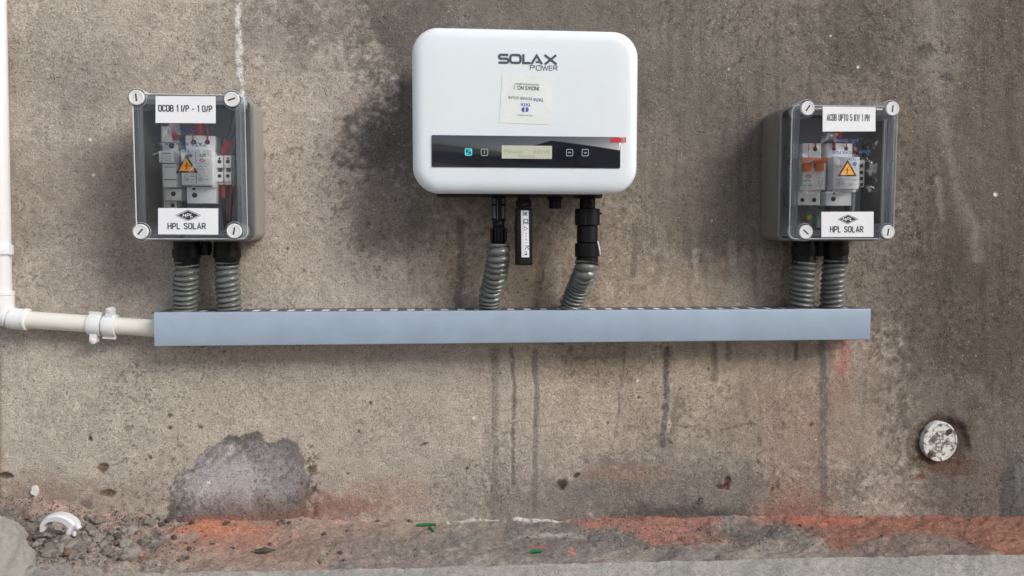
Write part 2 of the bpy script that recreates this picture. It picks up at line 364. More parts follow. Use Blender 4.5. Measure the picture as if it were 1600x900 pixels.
def grid_mesh(name, X, Y, Z, col, mt, **kw):
    """sheet from 2-D arrays"""
    h, wd = X.shape; co = np.stack([X, Y, Z], -1).reshape(-1, 3).astype(np.float32)
    i = np.arange(h * wd).reshape(h, wd); q = np.stack([i[:-1, :-1], i[:-1, 1:], i[1:, 1:], i[1:, :-1]], -1).reshape(-1, 4)
    me = bpy.data.meshes.new(name); me.vertices.add(len(co)); me.vertices.foreach_set('co', co.ravel())
    me.loops.add(q.size); me.loops.foreach_set('vertex_index', q.ravel().astype(np.int32))
    me.polygons.add(len(q)); me.polygons.foreach_set('loop_start', (np.arange(len(q)) * 4).astype(np.int32))
    me.polygons.foreach_set('use_smooth', np.ones(len(q), bool)); me.update(calc_edges=True)
    if col is not None:
        at_ = me.color_attributes.new('tint', 'FLOAT_COLOR', 'POINT')
        cc = np.ones((h * wd, 4), np.float32); cc[:, :3] = col.reshape(-1, 3); at_.data.foreach_set('color', cc.ravel())
    me.materials.append(mt); o = bpy.data.objects.new(name, me); C.objects.link(o)
    return tag(o, **kw)

# ------------------------------------------------------------------ the wall
ZB = lambda px: at(px, 812 + 0 * px, 0).z
def axis(a, b, da, far0, far1):
    mid = np.arange(a, b, da); lo = a - np.geomspace(.02, a - far0, 14)[::-1]; hi = b + np.geomspace(.02, far1 - b, 14)
    return np.concatenate([lo, mid, hi])
def build_wall():
    xs = axis(at(-20, 450).x, at(1630, 450).x, .00165, -4.0, 5.0)
    z_lo = at(800, 830).z; zs = np.concatenate([[z_lo - .3, z_lo - .1], np.arange(z_lo, at(800, -15).z, .00165), at(800, -15).z + np.geomspace(.02, 2.2, 14)])
    X, Z = np.meshgrid(xs, zs); Y = np.zeros_like(X); U, V = project(X, Y, Z)  # U, V: image pixel coordinates of each wall vertex
    s = StainShade(U, V, (.315, .282, .248)); n1 = fbm(U, V, 260, 5, 1); n2 = fbm(U, V, 90, 5, 2); n3 = fbm(U, V, 30, 4, 3); str_ = fbm(U, V, 14, 4, 8, .6, 120)
    s.mix(sm(n1, .35, .65), (.285, .26, .232), .7)
    s.mix(s.ell(120, 640, 260, 160, .6, 60), (.34, .315, .28), .6)
    s.mix(s.ell(560, 640, 330, 120, .6, 60), (.335, .30, .262), .7)
    s.mix(s.ell(480, 300, 90, 260, .6, 50), (.335, .30, .265), .6)
    s.mul(s.ell(110, 120, 150, 40, .8, 50, 20), (.84, .84, .84)); s.mul(s.ell(50, 300, 120, 60, .8, 50, 20), (.86, .85, .84))
    s.mul(s.ell(180, 330, 50, 130, .9, 20), (.80, .79, .78))  # soft cast shadow of the left box, painted into the wall colour
    s.mul(s.ell(430, 40, 90, 40, .8, 50, 20), (.82, .83, .84))
    # darker tone spreading from behind the inverter to the right
    dark = (.135, .125, .11)
    m = s.poly([(575, -60), (585, 80), (600, 190), (655, 330), (960, 330), (1120, 470), (1420, 560), (1720, 700), (1720, -60)], 55, 45, 16)
    s.mix(m, (.185, .166, .142), .92)
    s.mix(s.ell(800, 20, 330, 120, .6, 60, 25), (.14, .133, .118), .8); s.mix(s.ell(1090, 140, 190, 130, .7, 70, 25), (.135, .125, .11), .75)
    s.mix(s.ell(598, 225, 56, 66, .6, 45, 22), (.10, .093, .083), .8); s.mix(s.ell(625, 60, 50, 60, .8, 45, 22), (.12, .114, .102), .7); s.mix(s.ell(615, 330, 60, 60, .7, 50, 25), (.17, .15, .13), .7)  # blot left of the inverter: stain and its soft shadow in one colour
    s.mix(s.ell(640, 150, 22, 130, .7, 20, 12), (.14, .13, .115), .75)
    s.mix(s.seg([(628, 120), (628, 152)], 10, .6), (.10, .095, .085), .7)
    s.mix(s.ell(1170, 290, 60, 110, .8, 40), (.14, .128, .112), .5)  # shadow beside the right box, painted into the wall colour
    s.mix(s.ell(1130, 60, 150, 50, .8, 60), (.20, .185, .165), .5)
    s.mix(s.ell(1040, 330, 110, 70, .8, 50), (.20, .175, .148), .6)
    # warm light band over and under the channel
    s.mix(s.ell(1075, 445, 190, 50, .7, 40, 18), (.32, .27, .215), .9); s.mix(s.ell(690, 420, 70, 60, .7, 40, 18), (.27, .235, .20), .6)
    s.mix(s.ell(860, 410, 160, 80, .7, 40, 18), (.225, .185, .145), .8)
    s.mix(s.ell(1060, 610, 250, 95, .6, 50, 18), (.325, .275, .225), .95); s.mix(s.ell(930, 560, 60, 25, .8, 20, 14), (.21, .165, .125), .6); s.mix(s.ell(1240, 640, 110, 90, .7, 40, 18), (.255, .20, .16), .6)
    s.mix(s.ell(1350, 640, 80, 110, .7, 40, 18), (.25, .205, .17), .65)
    # right end of the wall, darker and browner
    s.mix(s.poly([(1385, -60), (1400, 260), (1400, 420), (1385, 560), (1440, 830), (1720, 830), (1720, -60)], 60, 30, 16), (.125, .106, .088), .75)
    s.mix(s.ell(1345, 60, 70, 75, .7, 40, 20), (.10, .092, .08), .6)
    s.mix(s.ell(1560, 480, 110, 130, .7, 60, 20), (.10, .086, .073), .6); s.mix(s.ell(1560, 60, 70, 120, .8, 60, 20), (.135, .12, .10), .5)
    s.mix(s.seg([(1455, -20), (1462, 120), (1480, 230), (1500, 310), (1526, 360), (1528, 400)], 15, .9, 6, 6), (.205, .19, .17), .65)
    s.mix(s.ell(1460, 60, 42, 90, .9, 30, 14), (.20, .19, .17), .7); s.mix(s.seg([(1466, 280), (1476, 340)], 9, .9, 6, 6), (.21, .19, .165), .7)
    s.mix(s.ell(1447, 82, 16, 9, .5, 8, 6), (.10, .095, .085), .8); s.mix(s.ell(1480, 122, 12, 6, .5, 8, 6), (.09, .085, .08), .8)
    s.mix(s.ell(1500, 300, 200, 160, .8, 70, 20) * (n2 > .5) , (.16, .135, .11), .35)
    # greyer damp foot
    s.mix(s.ell(1060, 775, 260, 60, .7, 50, 22), (.165, .155, .142), .85); s.mix(s.ell(1060, 806, 130, 16, .7, 20, 12), (.085, .082, .078), .75)
    s.mix(s.ell(860, 790, 120, 40, .7, 40, 20), (.20, .185, .17), .7); s.mix(s.ell(1120, 690, 140, 60, .8, 50, 22), (.235, .21, .18), .6)
    s.mix(s.ell(640, 720, 160, 70, .8, 50, 18), (.29, .262, .235), .5); s.mix(s.ell(200, 770, 150, 50, .8, 40, 18), (.30, .27, .235), .6)
    s.mix(s.ell(60, 772, 120, 22, .95, 24, 10), (.25, .185, .15), .65)
    # upright streaks
    for pts, wd, col, k in [([(772, 548), (770, 690), (774, 812)], 13, (.18, .168, .152), .8), ([(800, 545), (803, 660), (801, 760)], 6, (.13, .12, .108), .85),
                            ([(836, 548), (838, 690), (836, 800)], 9, (.165, .152, .137), .85), ([(1042, 545), (1040, 640), (1036, 695)], 9, (.11, .106, .10), .9),
                            ([(1284, 536), (1287, 640), (1285, 790)], 12, (.13, .127, .124), .9), ([(1114, 540), (1116, 590)], 11, (.15, .14, .125), .7),
                            ([(1242, 538), (1243, 560)], 8, (.09, .085, .08), .8), ([(1138, 538), (1139, 560)], 9, (.10, .095, .09), .6),
                            ([(718, 345), (722, 400), (716, 478)], 12, (.13, .12, .105), .75), ([(850, 400), (842, 440), (838, 475)], 13, (.13, .112, .095), .6),
                            ([(992, 360), (992, 430)], 10, (.13, .12, .105), .7), ([(1030, 400), (1028, 440)], 12, (.15, .137, .12), .6),
                            ([(1180, 380), (1182, 470)], 9, (.16, .147, .13), .6), ([(872, 410), (872, 470)], 10, (.33, .31, .28), .45), ([(1144, 380), (1150, 478)], 12, (.33, .31, .28), .55),
                            ([(1088, 390), (1088, 440)], 9, (.33, .31, .28), .5), ([(1055, 620), (1048, 690)], 6, (.16, .15, .135), .7), ([(978, 540), (966, 640), (960, 690)], 4, (.17, .155, .14), .7),
                            ([(1342, 400), (1346, 470)], 12, (.14, .12, .10), .6), ([(1430, 300), (1434, 330)], 6, (.11, .10, .09), .6)]:
        s.mix(s.seg(pts, wd, .6, 5, 4) * sm(s.spk, .12, .36), np.array(col) * 1.08, k * .85)
    for a, b in ((768, 774), (797, 805), (832, 841)):
        s.mix(s.seg([(a + (b - a) * .5 - 6, 555), (a + (b - a) * .5 - 4, 740)], 3, .6, 4, 3), (.36, .325, .28), .5)
    # general mottling of drips on the right half
    drip = sm(str_, .52, .68) * sm(U, 900, 1050) * (1 - sm(V, 740, 800)); s.mul(drip, (.88, .88, .88))
    # a horizontal hairline crack
    cy = 664 + (fbm(U, U * 0, 60, 4, 21) - .5) * 36; s.mul((1 - sm(np.abs(V - cy), .8, 2.6)) * sm(U, 820, 860) * (1 - sm(U, 1240, 1300)) * sm(n3, .38, .55), (.78, .77, .76))
    # pale filled chase above the left box
    ch = s.seg([(370, -30), (374, 60), (375, 110), (381, 160)], 8, .4, 3, 9); s.mix(ch * sm(s.spk, .3, .5), (.42, .425, .425), .9)
    # damp patch at the foot of the wall, dark rim and pale bloom inside
    P = [(256, 816), (264, 762), (275, 738), (297, 731), (322, 702), (355, 682), (395, 676), (424, 688), (446, 680), (466, 690), (474, 722), (482, 755), (478, 816)]
    m = s.poly(P, 1.6, 5, 9); sd = s.sd; s.mix(m, (.135, .128, .122), .95)
    s.mix(m * sm(sd, 12, 48) , (.185, .18, .183), .8)
    s.mix(s.ell(350, 750, 76, 46, .75, 16, 8) * m, (.315, .308, .315), .92)
    s.mix(s.ell(440, 735, 40, 45, .8, 20, 8) * m, (.25, .245, .255), .6)
    s.mix(s.ell(450, 806, 110, 26, .9, 24, 12), (.215, .135, .11), .6)
    s.mul(s.seg([(478, 700), (492, 760), (488, 800)], 22, .9, 10, 14) * sm(s.spk, .5, .6), (.5, .48, .45))
    # red dust
    s.mix(s.ell(535, 797, 60, 18, .9, 20, 10), (.29, .135, .095), .75); s.mix(s.ell(600, 775, 70, 20, .9, 20, 10), (.29, .19, .145), .5)
    s.mix(s.ell(1316, 562, 11, 26, .9, 5, 6) , (.42, .115, .055), .85); s.mix(s.ell(1318, 610, 14, 26, .9, 10, 6), (.30, .16, .11), .5)
    s.mix(s.ell(1238, 785, 42, 28, .9, 20, 10), (.30, .15, .10), .65); s.mix(s.ell(1240, 800, 60, 9, .7, 10, 5), (.27, .10, .07), .7)
    s.mix(s.ell(1450, 812, 300, 5, .5, 3, 3), (.33, .10, .065), .7); s.mix(s.ell(1020, 812, 120, 5, .5, 3, 3), (.33, .11, .075), .6)
    s.mix(s.ell(350, 812, 90, 5, .5, 3, 3), (.33, .11, .075), .6)
    s.mix(s.ell(1225, 476, 9, 5, .8, 3, 3), (.30, .08, .05), .7)
    s.mix(s.ell(970, 742, 60, 12, .9, 14, 8), (.28, .19, .145), .6); s.mix(s.ell(1230, 690, 60, 70, .9, 30, 12), (.28, .185, .155), .45)
    # right edge dark wet patch
    s.mix(s.poly([(1552, 820), (1568, 770), (1566, 745), (1584, 715), (1640, 690), (1700, 820)], 4, 8, 9), (.10, .102, .105), .85)
    s.mix(s.ell(1598, 745, 16, 36, .9, 6, 4), (.18, .185, .19), .6)
    # dark ring in the recess round the round cover
    s.mix(s.ell(1474, 690, 40, 42, .25, 10, 9), (.085, .066, .052), .85); s.mix(s.ell(1492, 664, 22, 10, .5, 8, 6), (.065, .05, .04), .8); s.mix(s.ell(1480, 722, 44, 16, .7, 10, 8), (.13, .075, .055), .8)
    s.mix(s.ell(1440, 745, 8, 5, .5, 4, 4), (.22, .07, .05), .8)
    # chips and blots
    dep = np.zeros_like(U)
    rnd = random.Random(5)
    for cx, cy, rx, ry, col, d in [(160, 731, 8, 7, (.15, .10, .075), 2.2), (168, 770, 10, 6, (.15, .095, .07), 2.2), (140, 684, 4, 3, (.12, .10, .085), 1.5), (135, 788, 9, 9, (.17, .155, .14), 0),
                                   (267, 648, 3, 3, (.12, .10, .09), 1), (313, 665, 3, 3, (.12, .10, .09), 1), (233, 715, 3, 3, (.12, .10, .09), 1), (660, 697, 9, 3, (.13, .12, .105), 1.2), (877, 755, 8, 9, (.075, .06, .05), 1.5), (900, 742, 5, 4, (.08, .065, .055), 1),
                                   (1135, 754, 6, 10, (.12, .05, .04), 1.5), (1127, 760, 6, 4, (.12, .055, .045), 1), (1225, 660, 4, 3, (.25, .06, .04), 0), (1269, 662, 4, 4, (.22, .06, .04), 0), (1092, 781, 6, 7, (.09, .085, .08), 0),
                                   (1213, 762, 3, 3, (.22, .06, .04), 0), (1206, 765, 3, 3, (.22, .06, .04), 0), (8, 745, 12, 5, (.10, .085, .07), 2.5), (2, 716, 8, 22, (.33, .26, .22), -1)]:
        k = s.ell(cx, cy, rx, ry, .35, 3, 5); s.mix(k, col, .9); dep += k * d
    for k in range(90):
        cx, cy = rnd.uniform(0, 1600), rnd.uniform(0, 800); r = rnd.uniform(1.2, 3.0); q = (np.abs(U - cx) < 12) & (np.abs(V - cy) < 12)
        if not q.any(): continue
        d = np.hypot(U[q] - cx + s.wf[q] * 6, V[q] - cy + s.wg[q] * 6); k2 = 1 - sm(d / r, .6, 1.3); c_ = (.10, .085, .07) if rnd.random() < .75 else (.50, .47, .43)
        s.c[q] = s.c[q] * (1 - k2[:, None] * .8) + np.array(c_) * k2[:, None] * .8; dep[q] += k2 * .8
    # fine dark speckle clusters
    cl = sm(fbm(U, V, 120, 4, 31), .48, .64); s.mul(cl * sm(fbm(U, V, 5, 2, 32), .62, .74), (.74, .73, .72))
    s.mul(sm(n3, .3, .7) * 1.0, (.93, .93, .93)); s.mul(sm(s.spk, .60, .75), (.93, .925, .92)); s.mul(sm(1 - s.spk, .62, .75), (1.05, 1.05, 1.05))
    s.mul((1 - sm(U, -4, 6)) * sm(U, -40, -14) * sm(V, 520, 580), (.6, .5, .45))
    lum = s.c.mean(-1, keepdims=True); sat = s.c.max(-1, keepdims=True) - s.c.min(-1, keepdims=True); f = 1 - .38 * sm(sat, .08, .2)
    s.c = (lum + (s.c - lum) * f) * (lum / .285) ** .46 * np.array((1.028, 1.0, .982))
    # relief (metres, + is into the wall)
    rel = dep * .0012 + (n1 - .5) * .004 + (n2 - .5) * .0025 + (n3 - .5) * .0012 + (s.spk - .5) * .0009 + ch * -.0006
    rel += s.ell(1476, 691, 38, 38, .12, 4, 6) * .004
    fade = sm(U, -400, -20) * (1 - sm(U, 1640, 2000)); Y = Y + rel * fade + .0
    # trowel-rounded foot
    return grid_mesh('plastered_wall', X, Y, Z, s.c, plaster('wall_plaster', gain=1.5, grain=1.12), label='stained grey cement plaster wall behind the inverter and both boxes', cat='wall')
wall = build_wall()
# thickness of the wall behind its weathered face
bm = B(); bmesh.ops.create_cube(bm, size=1); bmesh.ops.scale(bm, vec=(9.0, .2, 2.9), verts=bm.verts); bmesh.ops.translate(bm, vec=(.5, .115, 1.05), verts=bm.verts)
obj('wall_core', bm, plaster('core_plaster', base=(.25, .23, .2)), wall, smooth=False)

# ------------------------------------------------------------------ ledge of spilt mortar and dust along the wall foot
ZL = at(800, 813, 0).z
def foot(px): return np.interp(px, [-200, 60, 250, 700, 1250, 1700], [762, 784, 812, 812, 806, 808])
def ledge_arrays():
    xs = axis(at(-40, 850).x, at(1640, 850).x, .0018, -4.0, 5.0); ys = np.concatenate([[.012, .006], np.arange(.002, -.215, -.0018)])
    X, Y = np.meshgrid(xs, ys); Z = np.full_like(X, ZL)
    U0, _ = project(xs, xs * 0, xs * 0 + ZL); zf = np.array([at(u, v, 0).z for u, v in zip(np.clip(U0, -60, 1660), foot(np.clip(U0, -60, 1660)))])
    return X, Y, zf[None, :].repeat(len(ys), 0), U0
def build_ledge():
    X, Y, ZF, U0 = ledge_arrays()
    slope = np.clip(-Y / .06, 0, 1)
    zflat = ZL - .012 * (U0[None, :] - 800) / 1000 * 1.6
    Zs = ZF * (1 - sm(-Y, 0, .055)) + zflat * sm(-Y, 0, .055)
    U, V = project(X, Y, Zs)
    h = (fbm(U, V * 0, 24, 5, 67) - .5) * .008 * np.exp(Y / .02) + (fbm(U, V, 40, 5, 61, .6, 16) - .5) * .012 * sm(U, -100, 300) + (fbm(U, V, 40, 5, 61, .6, 16) - .45) * .022 * (1 - sm(U, 200, 330))
    h += (fbm(U, V, 9, 4, 63, .6, 5) - .5) * .0022
    heap = np.exp(-((U - 95) / 95) ** 2) * np.exp(-((-Y - .07) / .05) ** 2); h += heap * (.010 + .016 * (fbm(U, V, 26, 4, 64, .6, 20) - .5))
    Zs = Zs + h
    s = StainShade(U, V, (.23, .195, .165)); s.mix(sm(fbm(U, V, 70, 4, 71, .6, 26), .42, .6), (.16, .145, .13), .8)
    s.mix(s.ell(120, 798, 210, 26, .7, 20, 8), (.29, .185, .15), .85); s.mix(s.ell(60, 850, 110, 40, .7, 20, 8), (.19, .165, .145), .6); s.mix(s.ell(15, 830, 45, 50, .7, 10, 8), (.075, .068, .06), .8)
    s.mix(s.ell(400, 850, 210, 34, .7, 20, 8), (.28, .17, .13), .85)
    s.mix(s.poly([(262, 822), (310, 812), (400, 812), (450, 820), (420, 832), (350, 836), (290, 832)], 5, 5, 7), (.35, .135, .072), .9)
    s.mix(s.ell(400, 842, 90, 12, .9, 8, 6), (.34, .14, .09), .6)
    s.mix(s.ell(560, 830, 130, 22, .8, 20, 8), (.25, .185, .15), .6); s.mix(s.ell(620, 855, 170, 18, .8, 20, 8), (.15, .14, .125), .7)
    s.mix(s.ell(990, 838, 210, 26, .6, 20, 8), (.125, .115, .105), .8)
    s.mix(s.poly([(895, 813), (1000, 809), (1130, 811), (1110, 826), (1170, 850), (1020, 852), (985, 834), (900, 824)], 6, 6, 8), (.28, .12, .085), .85)
    s.mix(s.poly([(1190, 808), (1300, 800), (1700, 800), (1700, 870), (1330, 870), (1290, 845), (1210, 822)], 7, 6, 8), (.205, .085, .052), .9)
    s.mix(s.ell(1270, 812, 80, 8, .8, 8, 5), (.29, .10, .065), .8)
    s.mix(s.poly([(1330, 850), (1400, 833), (1480, 838), (1530, 852), (1560, 875), (1300, 875)], 7, 8, 6), (.15, .125, .108), .85)
    s.mix(s.ell(1180, 838, 90, 16, .7, 14, 8), (.085, .078, .072), .75); s.mix(s.ell(1260, 826, 50, 6, .7, 8, 5), (.15, .10, .08), .6)
    s.mix(s.seg([(700, 816), (780, 812), (905, 814)], 5, .6, 2, 3) * sm(s.spk, .3, .45), (.50, .46, .42), .8); s.mix(s.ell(860, 838, 40, 4, .8, 6, 5), (.40, .36, .33), .6)
    s.mix(s.ell(240, 848, 22, 13, .6, 10, 8), (.10, .105, .105), .8); s.mix(s.ell(893, 864, 5, 4, .5, 2, 2), (.42, .12, .07), .9); s.mix(s.ell(842, 855, 12, 4, .7, 2, 2), (.32, .10, .08), .6)
    s.mix(s.ell(560, 815, 90, 3, .8, 4, 4), (.33, .20, .16), .7)
    dz = fbm(U, V, 5, 3, 66, .6, 3); s.mul(sm(dz, .5, .72), (.84, .84, .84)); s.mul(sm(1 - dz, .55, .75), (1.1, 1.1, 1.1))
    lum = s.c.mean(-1, keepdims=True); s.c = lum + (s.c - lum) * .92
    return grid_mesh('dirt_ledge', X, Y, Zs, s.c, plaster('ledge_dirt', grain=1.05, bumpk=1.0, gain=1.55, coarse=.15), kind='structure'), zflat[0], U0, X[0], (X, Y, Zs)
ledge, zflat1, U01, X01, LG = build_ledge()
def ledge_z(x, y):
    j = int(np.clip(np.searchsorted(LG[0][0], x), 0, LG[0].shape[1] - 1)); i = int(np.argmin(np.abs(LG[1][:, 0] - y))); return float(LG[2][i, j])
def on_ledge(px, py):
    """point of the ledge surface seen at an image pixel"""
    d = CR @ Vector(((px - 800) / FPX, -(py - 450) / FPX, -1.0)); lo = .8
    t = .80
    while t < 1.3:
        p = CAM + d * t
        if p.y > -.002: return Vector((p.x, -.002, ledge_z(p.x, -.002)))
        if p.y > -.3 and p.z <= ledge_z(p.x, p.y): return p
        t += .001
    return CAM + d * t
# kerb in front of the ledge: its arris follows the broken line seen in the photograph
def build_kerb():
    xs = axis(at(-60, 880).x, at(1660, 880).x, .0022, -4.0, 5.0)
    zk = np.interp(xs, X01, zflat1) + .004
    arr = []
    for x, z in zip(xs, zk):
        u = project(np.array(x), np.array(-.15), np.array(z))[0]; v = np.interp(u, [-100, 48, 234, 520, 850, 1300, 1650], [862, 874, 893, 888, 880, 869, 865])
        d = CR @ Vector(((float(u) - 800) / FPX, -(v - 450) / FPX, -1.0)); t = z / d.z; arr.append((CAM + d * t).y)
    arr = np.array(arr); k = np.concatenate([[-.05], [0.0, .0012, .003], np.arange(.005, .20, .0022), np.geomspace(.22, 1.0, 10)])
    K, X = np.meshgrid(k, xs, indexing='ij'); Y = arr[None, :] - np.maximum(K, 0); Z = np.repeat(zk[None, :], len(k), 0)
    U, V = project(X, Y, Z); Y = Y + (fbm(U, V, 22, 4, 81) - .5) * .010 * np.exp(-K / .03)
    Z = Z + (fbm(U, V, 50, 4, 82) - .5) * .004 + (fbm(U, V, 7, 3, 83) - .5) * .0022 - .004 * np.exp(-np.maximum(K, 0) / .0012)
    Z[0] -= .02; Y[0] = Y[1] + .004
    s = StainShade(U, V, (.31, .298, .275)); s.mix(sm(fbm(U, V, 60, 4, 85), .4, .6), (.245, .24, .228), .8); s.mix(s.ell(100, 890, 160, 30, .7, 20, 8), (.21, .205, .19), .6)
    s.mix(np.exp(-np.maximum(K, 0) / .006) * sm(s.spk, .4, .55), (.40, .385, .36), .6); s.mix(np.exp(-np.maximum(K, 0) / .01) * (1 - sm(U, 200, 500)), (.27, .21, .18), .5)
    return grid_mesh('concrete_kerb', X, Y, Z, s.c, plaster('kerb_concrete', grain=1.0, bumpk=1.1, gain=1.5, coarse=.2), kind='structure')
kerb = build_kerb()
# yard ground out to the horizon
gx = np.concatenate([-np.geomspace(120, .5, 14), [0], np.geomspace(.5, 120, 14)]); gy = np.concatenate([[.3], -np.geomspace(.9, 160, 26)])
GX, GY = np.meshgrid(gx, gy); GZ = np.full_like(GX, ZL - .05)
grid_mesh('ground', GX, GY, GZ, None, plaster('yard_ground', base=(.24, .22, .19)), kind='structure')

# house added unseen behind the camera, right, to cut low light and darken reflections
def build_blocker():
    t = empty('unseen_blocker', (2.8, -3.0, ZL), 'unseen plastered outhouse added behind the viewer to block low light', 'blocker'); pm = plaster('blocker_plaster', base=(.16, .145, .13))
    def bx(name, x0, x1, y0, y1, z0, z1, m):
        bm = B(); bmesh.ops.create_cube(bm, size=1)
        for v in bm.verts: v.co = Vector((x0 if v.co.x < 0 else x1, y0 if v.co.y < 0 else y1, z0 if v.co.z < 0 else z1))
        return obj(name, bm, m, t, smooth=False)
    g = ZL - .05; dk = mat('door_paint', (.05, .035, .03), .5)
    bx('wall', .26, .75, -3.2, -3.0, g, 1.45, pm); bx('wall', 1.65, 4.2, -3.2, -3.0, g, 1.45, pm); bx('wall', .75, 1.65, -3.2, -3.0, g + 1.5, 1.45, pm); bx('wall', .26, 4.2, -6.0, -3.2, g, 1.45, pm)
    bx('door', .76, 1.64, -3.15, -3.10, g + .01, g + 1.49, dk); bx('roof', .22, 4.3, -6.1, -2.9, 1.452, 1.53, pm)
build_blocker()

# ------------------------------------------------------------------ inverter
IY = -.120
def build_inverter():
    X0, X1, Z0, Z1 = rect(643.5, 43.5, 998.5, 302, IY)
    t = empty('solar_inverter', ((X0 + X1) / 2, 0, Z0), 'white rounded solar inverter with dark display strip mounted mid wall', 'inverter')
    r = .0335
    bm = B(); fz = .020
    pr = [(-.006, .012), (-.022, .012), (-.024, .006), (-.040, .003), (IY + fz, 0)] + [(IY + fz * (1 - math.sin(R(a))) * .55 + 0, .016 * (1 - math.cos(R(a)))) for a in range(15, 91, 15)]
    pr.append((IY - .0004, .030)); pr.append((IY - .0006, .05))
    prism(bm, X0, X1, Z0, Z1, pr, r + .0, 12)
    obj('casing', bm, M['white'], t)
    bm = B(); block(bm, X0 + .02, X1 - .02, Z0 + .02, Z1 - .02, -.006, .003, .01); obj('mounting_bracket', bm, M['rail'], t)
    # underside plate with sockets
    bm = B(); block(bm, X0 + .03, X1 - .04, Z0 - .0012, Z0 + .004, -.095, -.03, .002); obj('base_plate', bm, M['black'], t)
    # display strip
    yp = IY - .0014; bm = B(); a = rect(674.5, 212.5, 969.5, 262, yp); prism(bm, *a, [(yp + .003, 0), (yp + .0002, 0), (yp, .0003)], .0016, 3)
    dp = obj('display_panel', bm, M['panel'], t)
    yq = yp - .0003
    bm = B(); a = rect(784, 227.5, 862.5, 248, yq); prism(bm, *a, [(yq + .0005, 0), (yq, 0)], .0003, 2); obj('lcd_screen', bm, M['lcd'], dp)
    text('lcd_lettering', 'Power     441W', (788, 234, 860, 240), yq - .0001, M['lcd_ink'], dp); text('lcd_lettering', 'Normal', (810, 241, 836, 246.5), yq - .0001, M['lcd_ink'], dp)
    def icon(cx, cy, m, strokes, wd=.9, full=False):
        k = S(yq); c = at(cx, cy, yq); bm = B(); h = 5 * k
        ribbon(bm, [(c.x + p[0], c.z + p[1]) for p in rr(-h, h, -h, h, 1.5 * k, 3)], wd * k, yq, True)
        for st in strokes: ribbon(bm, [(c.x + x * k, c.z + y * k) for x, y in st], (1.5 if full else 1.0) * k, yq)
        obj('touch_button', bm, m, dp, smooth=False)
    icon(732, 237.5, M['teal'], [[(-3.2, 3), (3, 3), (-3, -3), (3.2, -3)], [(3.9, 3.8), (3.9, -1)], [(-3.9, 1), (-3.9, -3.8)]], 1.3, False)
    icon(757, 238, M['pale'], [[(0, 2.6), (0, -.6)], [(0, -1.4), (0, -2.6)]]); icon(890, 238.5, M['pale'], [[(-2.4, -1), (0, 1.3), (2.4, -1)]]); icon(914.5, 238.5, M['pale'], [[(-2.4, 1), (0, -1.3), (2.4, 1)]])
    # red barcode tag on the corner of the strip
    bm = B(); poly(bm, [(p[0], p[1]) for p in rr(*rect(954, 215, 970, 222.5, yq), .0002, 1)], yq)
    for x in (970, 972.2, 974.4, 976.6): poly(bm, [(p[0], p[1]) for p in rr(*rect(x, 214.5, x + 1.5, 222.5, yq), .0001, 1)], yq)
    obj('red_tag', bm, M['red'], t, smooth=False)
    # wordmark drawn as strokes, heavy wide capitals
    yl = IY - .0009; k = S(yl); lg = B(); c0 = at(778.5, 91.5, yl)
    def St(P, closed=False, wd=3.5, bm=lg): ribbon(bm, [(c0.x + x * k, c0.z + y * k) for x, y in P], wd * k, yl, closed)
    def arc(cx, cy, r, a0, a1, n=5): return [(cx + r * math.cos(R(a0 + (a1 - a0) * i / n)), cy + r * math.sin(R(a0 + (a1 - a0) * i / n))) for i in range(n + 1)]
    St([(15.6, 5.9)] + arc(4.2, 3, 2.9, 90, 270) + arc(13, -2.9, 3, 90, -90) + [(.6, -5.9)])
    St(arc(31, 2.4, 3.5, 90, 0) + arc(31, -2.4, 3.5, 0, -90) + arc(22.3, -2.4, 3.5, 270, 180) + arc(22.3, 2.4, 3.5, 180, 90), True)
    St([(38.9, 7.4), (38.9, -5.9), (50, -5.9)]); St([(51.4, -7.4), (59.6, 5.6), (68, -7.4)]); St([(58, -4.2), (64, -4.2)], wd=2.6)
    St([(72, 7), (91, -7.4)]); St([(90, 7), (72.5, -7.4)])
    obj('wordmark', lg, M['ink_grey'], t, smooth=False)
    lg2 = B(); c0 = at(828.5, 105.8, yl)
    S2 = lambda P, cl=False: St(P, cl, 1.05, lg2)
    S2([(0, -3.6), (0, 3.4), (6, 3.4), (7.4, 2), (6, .2), (0, .2)]); S2([(9.5, 2.4), (10.8, 3.4), (15.8, 3.4), (17, 2.2), (17, -2.2), (15.8, -3.4), (10.8, -3.4), (9.5, -2.2)], True)
    S2([(18.6, 3.6), (21, -3.4), (23.2, 3), (25.4, -3.4), (27.6, 3.6)]); S2([(34.2, 3.4), (29.4, 3.4), (29.4, -3.4), (34.2, -3.4)]); S2([(29.4, 0), (33.8, 0)])
    S2([(36.2, -3.6), (36.2, 3.4), (41, 3.4), (42.2, 2), (41, .2), (36.4, .2)]); S2([(39.4, .2), (42.4, -3.6)])
    obj('wordmark', lg2, M['ink_grey'], t, smooth=False)
    # silver sticker, applied upside down and a little crooked
    ys = IY - .0010; bm = B(); q = [at(x, y, ys) for x, y in ((785, 113.5), (864.5, 119), (861, 195), (780.5, 191.5))]
    poly(bm, [(p.x, p.z) for p in q], ys, .0003); st = obj('silver_sticker', bm, M['holo'], t, smooth=False)
    yt = ys - .0002; T = -.035
    for s_, px, b_, mt in [("INDIA'S NO. 1", (803, 134.5, 842, 141), .02, 'ink_grey'), ('SOLAR ROOFTOP COMPANY', (804, 130.5, 842, 133), .01, 'ink_grey'), ('POWER SOLAR', (794, 151, 831, 155.5), .0, 'ink_grey'),
                           ('TATA', (833, 153.5, 849, 158.5), .03, 'ink_blue'), ('TATA', (813.5, 161, 829, 166), .03, 'ink_blue'), ('Manufactured by', (808, 178.5, 832, 181.5), .0, 'ink_grey')]:
        text('lettering', s_, px, yt, M[mt], st, b_, rot=1, tilt=T)
